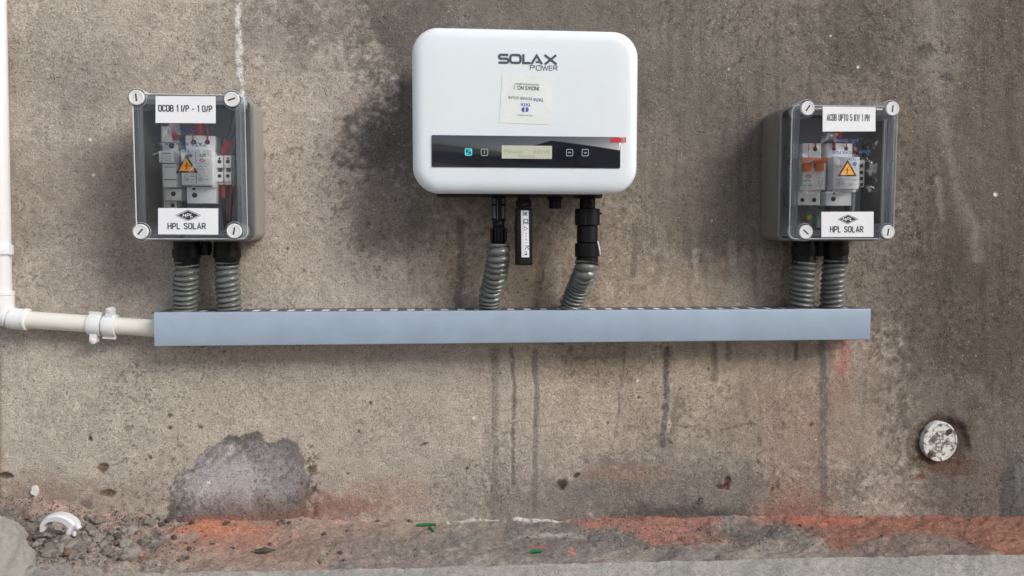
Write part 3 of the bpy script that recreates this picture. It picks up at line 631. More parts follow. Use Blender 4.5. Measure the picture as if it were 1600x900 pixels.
    bm = B(); c = at(820.5, 171.3, yt); kk = S(yt)
    for sx in (-1, 1):
        poly(bm, [(c.x + sx * kk * (1.0 + 4.8 * math.sin(R(a)) * .98), c.z + kk * 3.9 * math.cos(R(a))) for a in range(0, 181, 20)], yt)
    obj('emblem', bm, M['ink_blue'], st, smooth=False)
    # connectors below
    zc = Z0 + .004
    def col(name, cx, secs, Yc, m, n=28, flat=None):
        bm = B(); pts = []
        for y0, y1, wd in secs:
            a = at(cx, y0, Yc); b = at(cx, y1, Yc); r_ = wd / 2 * S(Yc); x = a.x
            pts += [(a.z, r_ * .93), (a.z - .0008, r_), (b.z + .0008, r_), (b.z, r_ * .93)]
        b0 = at(cx, secs[0][0], Yc)
        lathe(bm, (b0.x, Yc, b0.z), (0, 0, -1), [(b0.z - z, r_) for z, r_ in pts], n)
        return obj(name, bm, m, t)
    p = col('solar_plug', 779, [(300, 346, 22), (346, 356, 19), (356, 378, 27), (378, 386, 23)], -.062, M['black'], 10)
    bm = B(); yv = -.062 - 10.5 * S(-.062)
    for x0, x1, y0, y1 in ((770, 774.5, 310, 318), (770, 774.5, 322, 341), (784, 788.5, 310, 318), (784, 788.5, 322, 341), (776.5, 778.2, 312, 343), (780.6, 782.3, 312, 343)): pblock(bm, x0, y0, x1, y1, yv, yv + .008)
    obj('latch_arm', bm, M['grey_c'], p)
    bm = B(); 
    for a in range(-2, 3):
        x = 779 + a * 5.2; pblock(bm, x - .9, 357, x + .9, 378, -.0775 + abs(a) * .0012, -.062)
    obj('grip_ribs', bm, M['black'], p)
    cp = col('plug_cap', 867.5, [(300, 312, 26), (312, 326, 20)], -.055, M['black'], 12)
    ac = col('grid_connector', 918, [(300, 310, 46), (310, 326, 25), (326, 352, 39.5), (353, 379, 33), (380, 401, 39), (401, 416, 35)], -.060, M['black'], 16)
    bm = B(); yv = -.060 - 18 * S(-.06)
    pblock(bm, 915, 316, 926, 326, yv + .003, yv + .02); pblock(bm, 913, 331, 916, 352, yv - .0012, yv + .01); pblock(bm, 937, 332, 941, 335, -.062, -.055); pblock(bm, 901, 333, 903, 346, yv + .006, yv + .02); pblock(bm, 932, 333, 934.5, 346, yv + .005, yv + .02)
    obj('lock_tab', bm, M['black2'], ac)
    bm = B(); sweep(bm, spline([at(934, 377, -.075), at(936, 386, -.077), at(938, 398, -.075)], 8), .0009, 8); obj('cable_tie_end', bm, M['pvc_w'], ac)
    for x in (849, 888, 951): bm = B(); lathe(bm, (at(x, 304, -.09).x, -.09, Z0 + .001), (0, 0, -1), [(0, .0022), (.0015, .0022), (.002, .0014)], 12); obj('base_screw', bm, M['rail'], t)
    return t
inverter = build_inverter()
# communication stick hanging from the inverter
def build_dongle():
    Yc = -.085; X0, X1, Z0, Z1 = rect(806.5, 324, 832.5, 414.5, Yc)
    t = empty('data_stick', ((X0 + X1) / 2, Yc + .009, Z0), 'black communication stick with white label plugged under the inverter', 'dongle')
    bm = B(); block(bm, X0, X1, Z0, Z1, Yc, Yc + .018, .0022, .0022, 5); obj('body', bm, M['black'], t)
    a = rect(808, 312.5, 831, 323, Yc); bm = B(); block(bm, *a, Yc + .001, Yc + .017, .002, .0015, 4); bd = obj('collar', bm, M['black2'], t)
    a = rect(810, 300, 829, 313, Yc + .003); bm = B(); lathe(bm, ((a[0] + a[1]) / 2, Yc + .009, a[2]), (0, 0, 1), [(0, .0085), (a[3] - a[2], .0085)], 24); obj('threaded_neck', bm, M['black2'], t)
    bm = B(); pblock(bm, 816.5, 317.5, 823.5, 321, Yc - .0002, Yc + .002, .0004, .0002); obj('lock_slot', bm, M['slot'], t)
    a = rect(810.5, 404, 828.5, 412.5, Yc); bm = B(); block(bm, *a, Yc - .0006, Yc + .002, .001, .0005); obj('end_ridge', bm, M['black2'], t)
    ya = Yc - .0003; bm = B(); q = [at(x, y, ya) for x, y in ((814, 329), (826, 329), (827, 402), (815, 402))]; poly(bm, [(p.x, p.z) for p in q], ya, .0002); st = obj('label_sticker', bm, M['sticker'], t, smooth=False)
    yt = ya - .0002; text('lettering', 'CE', (817.5, 342, 826, 350), yt, M['ink'], st, .02, tilt=-1.57)
    text('lettering', 'FC', (820, 384, 826.5, 390), yt, M['ink'], st, .02, tilt=-1.57)
    bm = B(); k = S(yt)
    c = at(820.5, 334, yt); ribbon(bm, [(c.x - 3 * k, c.z - 3 * k), (c.x + 3.6 * k, c.z + 3 * k)], .8 * k, yt); ribbon(bm, [(c.x - 3 * k, c.z + 3 * k), (c.x + 3.6 * k, c.z - 3 * k)], .8 * k, yt); ribbon(bm, [(c.x - 2.4 * k, c.z - 1.6 * k), (c.x - 2.4 * k, c.z + 1.6 * k), (c.x + 2.4 * k, c.z + 2.4 * k), (c.x + 2.4 * k, c.z - 2.4 * k)], .5 * k, yt, True)
    c = at(821.5, 357, yt); ribbon(bm, [(c.x + 3 * k, c.z), (c.x - 2.4 * k, c.z + 3.2 * k), (c.x - 2.4 * k, c.z - 3.2 * k)], .6 * k, yt, True)
    c = at(821.5, 396, yt); ribbon(bm, [(c.x - 2 * k, c.z + 2.4 * k), (c.x + 2.4 * k, c.z + 2.4 * k)], 1.2 * k, yt); ribbon(bm, [(c.x - 2 * k, c.z - 1.8 * k), (c.x + 2.4 * k, c.z - 1.0 * k)], 2.2 * k, yt)
    for yy, l in ((365, 2), (369, 1.5), (374, 3), (379, 1.5)):
        c = at(822, yy, yt); ribbon(bm, [(c.x, c.z + l * k * .6), (c.x, c.z - l * k * .6)], 1.0 * k, yt)
    for yy in range(333, 400, 3):
        c = at(817.2, yy, yt); ribbon(bm, [(c.x, c.z + .9 * k), (c.x, c.z - .9 * k)], .6 * k, yt)
    obj('printed_symbols', bm, M['ink'], st, smooth=False)
build_dongle()

# ------------------------------------------------------------------ corrugated conduits
def conduit(name, pts, wpx, label, pitch=.0070, hand=1, top_clear=0, seed=0, squash=.17, wob=.8):
    P = [at(x, y, Y) for x, y, Y in pts]; Q = spline(P, 150)
    rnd = random.Random(seed); ph = rnd.random() * 6
    t = empty(name, P[-1], label, 'conduit', 'grey corrugated conduits dropping into the channel')
    def rad(k, s, th):
        w_ = wpx / 2 * S(pts[len(pts) // 2][2])
        f = ((s + wob * .0009 * math.sin(s * 190 + ph)) / pitch - hand * th / (2 * math.pi) + .06 * math.sin(2 * th + ph) + ph)
        g = abs(math.sin(math.pi * f)) ** .75
        return w_ * (1 - squash * 1.5 * (1 - g)) + .0003 * math.sin(3 * th + s * 300)
    bm = B(); sweep(bm, Q, rad, 40); obj('corrugated_sleeve', bm, M['conduit'], t)
    return t
CY = -.028
conduit('flexible_conduit', [(292, 408, -.040), (292, 428, -.038), (290, 455, -.032), (289, 478, CY), (288, 500, CY)], 37, 'leftmost grey corrugated conduit under the DCDB box', seed=1)
conduit('flexible_conduit', [(355, 408, -.040), (355, 428, -.038), (357, 455, -.032), (358.5, 478, CY), (359, 500, CY)], 38, 'grey corrugated conduit under the right half of the DCDB box', seed=2, pitch=.0073, hand=1)
conduit('flexible_conduit', [(779, 380, -.062), (778, 405, -.060), (774, 432, -.048), (767, 458, -.034), (765, 478, CY), (765, 500, CY)], 37, 'crumpled grey conduit below the left plug of the inverter', seed=3, pitch=.0078, wob=1.6)
conduit('flexible_conduit', [(917, 408, -.060), (914, 425, -.060), (905, 447, -.042), (894, 472, -.030), (891, 482, CY), (888, 500, CY)], 37, 'bent grey conduit below the black grid connector of the inverter', seed=4, pitch=.0064, wob=.3)
conduit('flexible_conduit', [(1257, 405, -.040), (1256, 425, -.038), (1253, 455, -.032), (1250, 478, CY), (1249, 500, CY)], 40, 'left one of the two grey conduits under the ACDB box', seed=5, pitch=.0076, hand=-1)
conduit('flexible_conduit', [(1305, 405, -.040), (1303, 425, -.038), (1301, 455, -.032), (1299.5, 478, CY), (1299, 500, CY)], 39, 'rightmost grey corrugated conduit under the ACDB box', seed=6, pitch=.0074)

# ------------------------------------------------------------------ blue-grey cable channel
def build_channel():
    YF = -.050
    TL, TR = at(240, 488, YF), at(1360.5, 482.5, YF); BL, BR = at(240, 541.5, YF), at(1359, 531, YF)
    t = empty('cable_channel', (TL.x, 0, BL.z), 'long blue-grey metal cable channel running under the inverter and boxes', 'cable channel')
    ztl, ztr, zbl, zbr = TL.z, TR.z, BL.z, BR.z; x0, x1 = TL.x, TR.x; n = 60
    # cover: front face with folded lips
    prof = [(-.002, 1, .0), (YF + .0025, 1, 0.0), (YF + .0007, 1, -.0007), (YF, 1, -.0025), (YF, 0, .0022), (YF + .0006, 0, .0006), (YF + .0025, 0, 0), (-.002, 0, 0)]
    bm = B(); rows = []
    for i in range(n + 1):
        f = i / n; x = x0 + (x1 - x0) * f; zt = ztl + (ztr - ztl) * f; zb = zbl + (zbr - zbl) * f; dz = .00035 * math.sin(f * 17) + .0003 * math.sin(f * 41)
        rows.append([bm.verts.new((x, y + (dz if y < -.04 else 0), (zt if s_ else zb) + o)) for y, s_, o in prof[1:]])
    for a, b in zip(rows, rows[1:]):
        for j in range(len(a) - 1): bm.faces.new((a[j], b[j], b[j + 1], a[j + 1]))
    cov = obj('front_cover', bm, M['powder'], t)
    # end plates
    for x, zt, zb, s_ in ((x0 + .0006, ztl, zbl, 1), (x1 - .0006, ztr, zbr, -1)):
        bm = B(); vs = [bm.verts.new((x, y, z)) for y, z in ((-.001, zb + .0006), (YF + .001, zb + .0006), (YF + .001, zt - .0006), (-.001, zt - .0006))]; f = bm.faces.new(vs)
        r_ = bmesh.ops.extrude_face_region(bm, geom=[f]); bmesh.ops.translate(bm, vec=(s_ * .0012, 0, 0), verts=[e for e in r_['geom'] if isinstance(e, bmesh.types.BMVert)])
        obj('end_plate', bm, M['powder'], t, smooth=False)
    # perforated top: strips and bridges leave real slots
    step = 27.55 * S(0) * .955; top = B(); ya, yb = YF + .013, -.008
    def quad(xa, xb, y0, y1):
        z = lambda x: ztl + (ztr - ztl) * (x - x0) / (x1 - x0) - .0004
        a = [top.verts.new((x, y, z(x) + dz)) for dz in (0, -.0007) for x, y in ((xa, y0), (xb, y0), (xb, y1), (xa, y1))]
        for q in ((0, 1, 2, 3), (7, 6, 5, 4), (0, 4, 5, 1), (1, 5, 6, 2), (2, 6, 7, 3), (3, 7, 4, 0)): top.faces.new([a[i] for i in q])
    quad(x0 + .002, x1 - .002, YF + .0026, ya); quad(x0 + .002, x1 - .002, yb, 0.002)
    xs = x0 + .028; prev = x0 + .002; sw = .0108
    while xs < x1 - .02:
        quad(prev, xs, ya, yb); prev = xs + sw; xs += .0232
    quad(prev, x1 - .002, ya, yb)
    obj('perforated_top', top, M['tray'], t, smooth=False)
    bm = B(); vs = []
    for x, z in ((x0 + .003, ztl), (x1 - .003, ztr)):
        vs.append([bm.verts.new((x, y, z - dz)) for y, dz in ((YF + .004, .0011), (-.004, .0011))])
    bm.faces.new((vs[0][0], vs[1][0], vs[1][1], vs[0][1])); obj('added_white_strip', bm, M['lit_white'], t, smooth=False)  # white strip added under the slots for the sky-lit glimpses inside
    bm = B(); bmesh.ops.create_cube(bm, size=1)
    for v in bm.verts:
        x = x0 + .003 if v.co.x < 0 else x1 - .003; f = (x - x0) / (x1 - x0); zt = ztl + (ztr - ztl) * f; zb = zbl + (zbr - zbl) * f
        v.co = Vector((x, .004 if v.co.y > 0 else -.001, zt - .003 if v.co.z > 0 else zb + .003))
    obj('back_plate', bm, M['rail'], t, smooth=False)
build_channel()

# ------------------------------------------------------------------ enclosures
def logo_diamond(st, cx, cy, w2, h2, yt):
    k = S(yt); c = at(cx, cy, yt); bm = B()
    poly(bm, [(c.x + x * k, c.z + y * k) for x, y in ((-w2 * .86, 0), (0, h2 * .86), (w2 * .86, 0), (0, -h2 * .86))], yt)
    for s_ in (1, -1): ribbon(bm, [(c.x - w2 * k, c.z + s_ * .35 * k), (c.x, c.z + s_ * h2 * k), (c.x + w2 * k, c.z + s_ * .35 * k)], .6 * k, yt)
    obj('diamond_logo', bm, M['ink'], st, smooth=False)
    caps(st, 'HPL', (cx - w2 * .50, cy - h2 * .33, cx + w2 * .40, cy + h2 * .33), yt - .0002, M['sticker'], 1.9, 2.4, .25)
def sticker(t, x0, y0, x1, y1, Y, tilt=0):
    bm = B(); q = [at(x, y, Y) for x, y in ((x0, y0), (x1, y0 + tilt), (x1, y1 + tilt), (x0, y1))]; poly(bm, [(p.x, p.z) for p in q], Y, .0002)
    return obj('label_sticker', bm, M['sticker'], t, smooth=False)
def hole(pa, cx, cy, r, Y):
    bm = B(); c = at(cx, cy, Y); lathe(bm, (c.x, Y - .0002, c.z), (0, 1, 0), [(0, r * S(Y)), (.0002, r * S(Y))], 14); obj('screw_hole', bm, M['slot'], pa)
def mark(pa, x0, y0, x1, y1, yf, yb, name='groove'):
    bm = B(); pblock(bm, x0, y0, x1, y1, yf, yb, .0002, .0001); obj(name, bm, M['slot'], pa)
def enclosure(name, lid_px, caps, slots, label, bodycol):
    YF, YR = -.094, -.060
    X0, X1, Z0, Z1 = rect(*lid_px, YF)
    t = empty(name, ((X0 + X1) / 2, 0, Z0), label, 'enclosure', 'clear lidded distribution boxes')
    g = .0012
    bm = B(); prism(bm, X0 + g, X1 - g, Z0 + g, Z1 - g, [(.001, .003), (-.002, .0006), (YR + .004, .0), (YR, .0004), (YR, .0030), (-.006, .0045), (-.0045, .0065)], .012, 7, cap0=True, cap1=True)
    obj('grey_body', bm, bodycol, t)
    # clear lid: skin, flange and inner step, bright edge highlights painted as white haze
    f = .005
    bm = B(); prism(bm, X0, X1, Z0, Z1, [(YR + .0015, .0008), (YR - .001, 0), (YR - .006, .0004), (YR - .0062, .0022), (YF + f, .0030)] + [(YF + f * (1 - math.sin(R(a))), .0030 + f * (1 - math.cos(R(a)))) for a in (30, 60, 90)], .013, 8, cap0=False)
    lid = obj('clear_lid', bm, M['clear'], t)
    bm = B(); prism(bm, X0, X1, Z0, Z1, [(YR + .0006, .0016), (YR - .0035, .0016), (YR - .0035, .0042), (YR + .0006, .0042), (YR + .0006, .0016)], .012, 8, False, False)
    prism(bm, X0, X1, Z0, Z1, [(YF + .0030, .0088), (YF + .0006, .0092), (YF + .0006, .0104), (YF + .0030, .0108)], .010, 8, False, False)
    prism(bm, X0, X1, Z0, Z1, [(YF - .0002, .0028), (YF - .0012, .0036), (YF - .0002, .0046)], .012, 8, False, False)
    for i_ in (.0128, .0142): prism(bm, X0, X1, Z0, Z1, [(YF + .0030, i_ - .0004), (YF + .0004, i_), (YF + .0004, i_ + .0008), (YF + .0030, i_ + .0011)], .008, 8, False, False)
    obj('lid_rim', bm, M['rim'], lid)
    bm = B(); prism(bm, X0, X1, Z0, Z1, [(YF + .0012, .0050), (YF + .0012, .0128)], .010, 8, False, False); obj('lid_border', bm, M['border'], lid)
    for (cx, cy), a in zip(caps, slots):
        bm = B(); c = at(cx, cy, YF - .004); k = S(YF)
        lathe(bm, (c.x, YF - .0005, c.z), (0, 1, 0), [(0, 13.5 * k), (.001, 14.5 * k), (.030, 14.0 * k)], 28, cap=False); obj('clear_pillar', bm, M['rim'], lid)
        bm = B(); lathe(bm, (c.x, YF + .004, c.z), (0, -1, 0), [(0, 10.5 * k), (.005, 11.2 * k), (.0072, 11.2 * k), (.0080, 10.4 * k), (.0080, 8.6 * k), (.0076, 8.2 * k)], 32)
        cp = obj('screw_cap', bm, M['cap'], lid)
        bm = B(); y_ = YF - .0038; dx, dz = math.cos(R(a)), math.sin(R(a)); ribbon(bm, [(c.x - dx * 5.6 * k, c.z - dz * 5.6 * k), (c.x + dx * 5.6 * k, c.z + dz * 5.6 * k)], 2.3 * k, y_)
        o = obj('screw_cap_slot', bm, M['slot'], lid, smooth=False)
    bm = B(); block(bm, X0 + .007, X1 - .007, Z0 + .007, Z1 - .007, -.0125, -.0065, .008); obj('interior_fill_plate', bm, M['plate'], t)  # pale plate added to lighten the dark box interior
    # rear rail
    bm = B(); block(bm, X0 + .034, X1 - .030, (Z0 + Z1) / 2 - .0175, (Z0 + Z1) / 2 + .0175, -.016, -.012, .0005); obj('mounting_rail', bm, M['rail'], t)
    return t, lid, YF
def triangle(t, ax, ay, bx0, bx1, by, Y):
    k = S(Y); bm = B(); q = [at(ax, ay, Y), at(bx1, by, Y), at(bx0, by, Y)]; P = [(p.x, p.z) for p in q]; poly(bm, P, Y, .0002); tr = obj('warning_triangle', bm, M['ink'], t, smooth=False)
    cx = sum(p[0] for p in P) / 3; cz = sum(p[1] for p in P) / 3; bm = B(); poly(bm, [(cx + (x - cx) * .72, cz + (z - cz) * .72) for x, z in P], Y - .0002); obj('yellow_field', bm, M['yellow'], tr, smooth=False)
    bm = B(); b = [(.6, 6.4), (-2.2, 1.0), (-.2, 1.2), (-1.2, -2.4), (-2.3, -1.7), (-.9, -4.6), (.9, -2.0), (0, -2.3), (1.6, 2.1), (-.2, 1.9), (2.4, 6.4)]
    poly(bm, [(cx + x * k, cz + (y - .6) * k) for x, y in b], Y - .0004); ribbon(bm, [(cx - 5 * k, cz + .9 * k), (cx + 5 * k, cz + 1.1 * k)], .5 * k, Y - .0004); obj('lightning_bolt', bm, M['ink'], tr, smooth=False)
def wire(t, pts, r, m, name='wire', n=10):
    bm = B(); sweep(bm, spline([at(x, y, Y) for x, y, Y in pts], 24), r, n); return obj(name, bm, m, t)
def prints(parent, rows, Y, m, sc=1):
    bm = B(); k = S(Y)
    for x0, x1, y, wd in rows:
        a, b = at(x0, y, Y), at(x1, y, Y); n = max(1, int((x1 - x0) / 2.6)); rn = random.Random(int(x0 * 7 + y))
        for i in range(n):
            f0 = i / n; f1 = f0 + rn.uniform(.5, .85) / n; ribbon(bm, [(a.x + (b.x - a.x) * f0, a.z), (a.x + (b.x - a.x) * f1, a.z)], wd * k, Y)
    obj('fine_print', bm, m, parent, smooth=False)
tub_shaded = mat('grey_enclosure_shaded', (.17, .158, .14), .6, noise=.07, nscale=80, bump=.12, bscale=1500)  # same grey plastic, darkened to paint in the shade on its side

# ---- DC box
t, lid, YF = enclosure('distribution_box', (205.5, 143.5, 389, 378), [(212.5, 152), (361.6, 155), (219, 362), (365.5, 361)], [95, 20, 50, 80],
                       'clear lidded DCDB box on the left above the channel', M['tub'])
ys = YF - .0003
st = sticker(lid.parent, 243, 150, 337, 192, ys, .6); caps(st, 'DCDB 1 I/P - 1 O/P', (247.5, 164.5, 331.5, 174.5), ys - .0002, M['ink'])
st = sticker(lid.parent, 247, 325, 341, 366, ys, .6); caps(st, 'HPL SOLAR', (262, 348.5, 321.5, 358), ys - .0002, M['ink']); logo_diamond(st, 294, 336.5, 18, 8, ys - .0002)
triangle(t, 290.5, 241, 274.5, 309.5, 270, ys)
yb = ys + .0006
for s_, px, rt in [('TATA', (297, 222, 322, 228.5), 1), ('POWER SOLAR', (256, 222, 294, 227), 1), ('TATA', (279, 232, 296, 238), 1)]: text('film_lettering', s_, px, YF - .0002, M['ink_blue'], t, .02, rot=rt)
text('film_lettering', 'TATA POWER SOLAR', (262, 200, 312, 205), YF - .0002, M['ink_blue'], t, .0, rot=1)
bm = B(); q = [at(x, y, YF - .0007) for x, y in ((240, 193), (334, 193), (330, 270), (238, 275))]; poly(bm, [(p.x, p.z) for p in q], YF - .0007); obj('protective_film', bm, M['film'], t, smooth=False)
# fuse holder
bm = B(); pblock(bm, 252, 197, 269, 222, -.050, -.016); pblock(bm, 254, 219, 278, 240, -.044, -.016); pblock(bm, 254, 256, 276, 292.5, -.056, -.016); pblock(bm, 258, 295, 283, 313, -.046, -.016); pblock(bm, 255.5, 292, 276, 329, -.036, -.016)
fh = obj('fuse_holder', bm, M['device'], t); bm = B(); pblock(bm, 248, 236, 271.5, 254, -.062, -.040); obj('fuse_handle', bm, M['device'], fh)
bm = B(); hole(fh, 268, 228, 4, -.044); hole(fh, 271, 303, 3.6, -.046); hole(fh, 264, 206, 2.5, -.050); hole(fh, 270, 321, 3.2, -.036); mark(fh, 256.5, 260.5, 274.5, 261.4, -.0564, -.055); mark(fh, 256, 280, 275.5, 281.2, -.0564, -.055)
prints(fh, [(252, 266, 239.5, 1.6), (251, 268, 244, .5), (251, 268, 247.5, .5), (252, 256, 250.5, .8), (259, 267, 250.5, .8)], -.0623, M['ink_grey'])
# surge arrester
bm = B(); pblock(bm, 290, 212, 336, 236, -.046, -.016); pblock(bm, 292, 292, 337, 318, -.046, -.016); pblock(bm, 299, 236, 336, 293, -.050, -.016); sp = obj('surge_arrester', bm, M['device_b'], t)
bm = B(); pblock(bm, 283.5, 233.5, 328.5, 289, -.062, -.045); md = obj('plug_module', bm, M['device_b'], sp)
bm = B(); mark(sp, 306, 237, 306.7, 287, -.0622, -.06); hole(sp, 302.5, 222, 3.8, -.046); hole(sp, 324, 222, 3.8, -.046); hole(sp, 304, 305, 3.9, -.046); hole(sp, 303, 295, 2.4, -.046); mark(sp, 303, 291, 331, 292, -.0505, -.049)
bm = B(); pblock(bm, 292, 240, 300, 246, -.0626, -.06, .002); pblock(bm, 311.5, 240, 321.5, 245.5, -.0626, -.06, .002); obj('status_window', bm, M['green_w'], sp)
bm = B(); c = at(316, 250.3, -.0623); k = S(-.06); ribbon(bm, [(c.x - 4 * k, c.z), (c.x, c.z + 2.4 * k), (c.x + 4 * k, c.z), (c.x, c.z - 2.4 * k)], 1.1 * k, -.0625, True); obj('red_emblem', bm, M['red'], sp, smooth=False)
prints(sp, [(309, 325, 256, .5), (310, 324, 260, .8), (309, 326, 264, .5), (288, 294, 273, .8), (298, 304, 273, .8), (288, 292, 276, .7), (298, 304, 276, .7), (310, 314, 273, .8), (319, 326, 269, .6), (295, 304, 280.5, .5), (317, 326, 280.5, .5)], -.0624, M['ink_grey'])
text('lettering', 'CE', (288, 278, 294, 282.5), -.0624, M['ink_grey'], sp); text('lettering', 'CE', (310, 278, 316, 282.5), -.0624, M['ink_grey'], sp)
# terminals
for i, x in enumerate((337, 350)):
    bm = B(); pblock(bm, x, 243, x + 11.5, 288.5, -.040, -.016); pblock(bm, x + .5, 243, x + 11, 262, -.044, -.03); pblock(bm, x + .5, 271, x + 11, 284, -.044, -.03); tb = obj('terminal_block', bm, M['device'], t)
    bm = B(); mark(tb, x + 3.5, 262.5, x + 10.5, 268.5, -.0404, -.037); hole(tb, x + 6, 252.5, 3, -.044); hole(tb, x + 6, 275, 2.8, -.044); hole(tb, x + 6, 247.5, 1.6, -.044)
bm = B(); pblock(bm, 362, 243, 366, 289, -.036, -.016); obj('end_stop', bm, M['device_l'], t)
for pts, r_, m_ in [([(351, 243, -.032), (352, 232, -.045), (357, 219, -.052)], .0043, 'wire_r'), ([(356, 221, -.052), (362, 205, -.052), (366, 180, -.05), (366, 165, -.04)], .0037, 'wire_b'), ([(350, 288, -.032), (349, 298, -.034), (349.5, 310, -.036)], .0032, 'wire_r'),
                    ([(349.5, 308, -.036), (350, 330, -.036), (355, 372, -.035)], .0028, 'wire_b'), ([(359, 288, -.03), (361, 310, -.034), (359, 340, -.036), (360, 372, -.035)], .0030, 'wire_b'), ([(362, 290, -.036), (359.5, 315, -.041), (358, 345, -.043)], .0008, 'wire_r'),
                    ([(368, 242, -.025), (372, 220, -.03), (371, 180, -.03)], .0036, 'wire_b'), ([(264, 170, -.04), (269, 197, -.052), (275, 218, -.046)], .0030, 'wire_r'), ([(309, 170, -.035), (311, 195, -.045), (312, 212, -.040)], .0050, 'wire_r'),
                    ([(306, 195, -.046), (301, 208, -.049), (302, 222, -.046)], .0009, 'wire_r'), ([(322, 195, -.046), (325, 208, -.049), (323, 222, -.046)], .0009, 'wire_r'), ([(288, 318, -.03), (288, 345, -.04), (284, 374, -.04)], .0032, 'wire_b')]:
    wire(t, pts, r_, M[m_])
def glands(t, L, Yc=-.040):
    for cx, y0, y1, y2, w1, w2 in L:
        bm = B(); a = at(cx, y0, Yc).z; b = at(cx, y1, Yc).z; c = at(cx, y2, Yc).z; x = at(cx, y1, Yc).x; k = S(Yc)
        lathe(bm, (x, Yc, a), (0, 0, -1), [(0, w1 * .46 * k), (a - b - .003, w1 * .46 * k), (a - b - .0028, w1 * .5 * k), (a - b + .008, w1 * .5 * k), (a - b + .010, w1 * .46 * k), (a - c, w2 * .5 * k)], 12)
        obj('cable_gland', bm, M['black'], t)
glands(t, [(292, 374, 392, 418, 42, 34), (355, 374, 392, 416, 42, 34), (322, 374, 384, 399, 17, 12)])

# ---- AC box
t, lid, YF = enclosure('distribution_box', (1231, 161.5, 1403, 377.5), [(1262.5, 169), (1395, 169.6), (1259.5, 362.5), (1388, 362.5)], [55, 85, -40, 80],
                       'clear lidded ACDB box on the right with orange breaker switch', tub_shaded)
ys = YF - .0003
st = sticker(t, 1285.5, 166, 1368, 205.5, ys, -.3); caps(st, 'ACDB UPTO 5 KW 1 PH', (1292, 178.5, 1358.5, 189), ys - .0002, M['ink'], 1.15, 2.6)
st = sticker(t, 1283.5, 331, 1365, 370.5, ys, -.3); caps(st, 'HPL SOLAR', (1297, 353.5, 1349, 363), ys - .0002, M['ink']); logo_diamond(st, 1325, 342.5, 17, 7.5, ys - .0002)
triangle(t, 1324.5, 249.5, 1308.5, 1339, 275.5, ys)
for s_, px in [('POWER SOLAR', (1300, 236, 1332, 241)), ('SOLAR', (1342, 235, 1360, 240)), ('TATA', (1326, 246, 1338, 251)), ('TATA POWER', (1306, 217, 1342, 222))]: text('film_lettering', s_, px, YF - .0002, M['ink_blue'], t, .01, rot=1)
bm = B(); c = at(1335.5, 256, YF - .0002); lathe(bm, (c.x, YF - .0002, c.z), (0, 1, 0), [(0, 3.6 * S(YF)), (.0001, 3.6 * S(YF))], 16); obj('film_emblem', bm, M['ink_blue'], t, smooth=False)
bm = B(); q = [at(x, y, YF - .0007) for x, y in ((1247, 208), (1372, 207.5), (1370, 300), (1250, 304))]; poly(bm, [(p.x, p.z) for p in q], YF - .0007); obj('protective_film', bm, M['film'], t, smooth=False)
bm = B(); pblock(bm, 1254, 224, 1283, 250, -.046, -.016); pblock(bm, 1240, 299, 1281.5, 320.5, -.046, -.016); pblock(bm, 1255, 246, 1284, 300, -.050, -.016); pblock(bm, 1239, 224, 1248.5, 248, -.042, -.016); br = obj('circuit_breaker', bm, M['device'], t)
bm = B(); pblock(bm, 1255, 250, 1290, 296.5, -.058, -.04); obj('breaker_face', bm, M['device'], br)
bm = B(); pblock(bm, 1255.5, 246, 1294, 253.5, -.070, -.062, .001, .001); pblock(bm, 1257.5, 252, 1268.5, 267, -.066, -.056, .001, .001); pblock(bm, 1277, 252, 1288, 267, -.066, -.056, .001, .001); obj('orange_toggle', bm, M['orange'], br)
bm = B(); mark(br, 1272, 255, 1274.5, 263, -.0584, -.057); hole(br, 1273.5, 233, 3.6, -.046); hole(br, 1253.5, 312.5, 3.4, -.046); hole(br, 1272, 312.5, 3.6, -.046); mark(br, 1263.4, 225, 1264, 246, -.0463, -.045)
bm = B(); yk = -.0583; c = at(1263, 275.3, yk); k = S(yk); ribbon(bm, [(c.x - 4.6 * k, c.z), (c.x, c.z + 2.4 * k), (c.x + 4.6 * k, c.z), (c.x, c.z - 2.4 * k)], 1.3 * k, yk, True); obj('red_emblem', bm, M['red'], br, smooth=False)
prints(br, [(1256, 1268, 282.5, 1.2), (1256, 1261, 289.5, 2), (1263, 1269, 289.5, 1.8), (1256, 1269, 293.2, .5), (1276, 1287, 276.8, .7), (1280, 1283, 292, 1)], -.0583, M['ink_grey'])
bm = B()
for x in (1279.5, 1284): c = at(x, 285, yk); ribbon(bm, [(c.x + 1.3 * k, c.z + 4 * k), (c.x + .9 * k, c.z + 1 * k), (c.x - 1 * k, c.z - 1 * k), (c.x - .4 * k, c.z - 4 * k)], .5 * k, yk)
obj('wiring_symbol', bm, M['ink_grey'], br, smooth=False)
bm = B(); pblock(bm, 1292, 224, 1332, 248, -.046, -.016); pblock(bm, 1291, 299.5, 1330.5, 321.5, -.046, -.016); pblock(bm, 1303, 245, 1338, 300, -.050, -.016); sp = obj('surge_arrester', bm, M['device_b'], t)
bm = B(); pblock(bm, 1302.5, 245, 1342.5, 295.5, -.062, -.045); obj('plug_module', bm, M['device_b'], sp)
bm = B(); pblock(bm, 1340, 250, 1351, 292, -.044, -.016, .002); obj('signal_terminal', bm, M['device'], sp)
bm = B(); hole(sp, 1303, 232.5, 3.2, -.046); hole(sp, 1322, 232.5, 3.2, -.046); hole(sp, 1302, 311, 3.9, -.046); hole(sp, 1303, 302, 2.2, -.046)
for y in (259, 269.5, 279, 288.5): mark(sp, 1343.5, y - 2.6, 1348.5, y + 2.6, -.0443, -.043)
pass
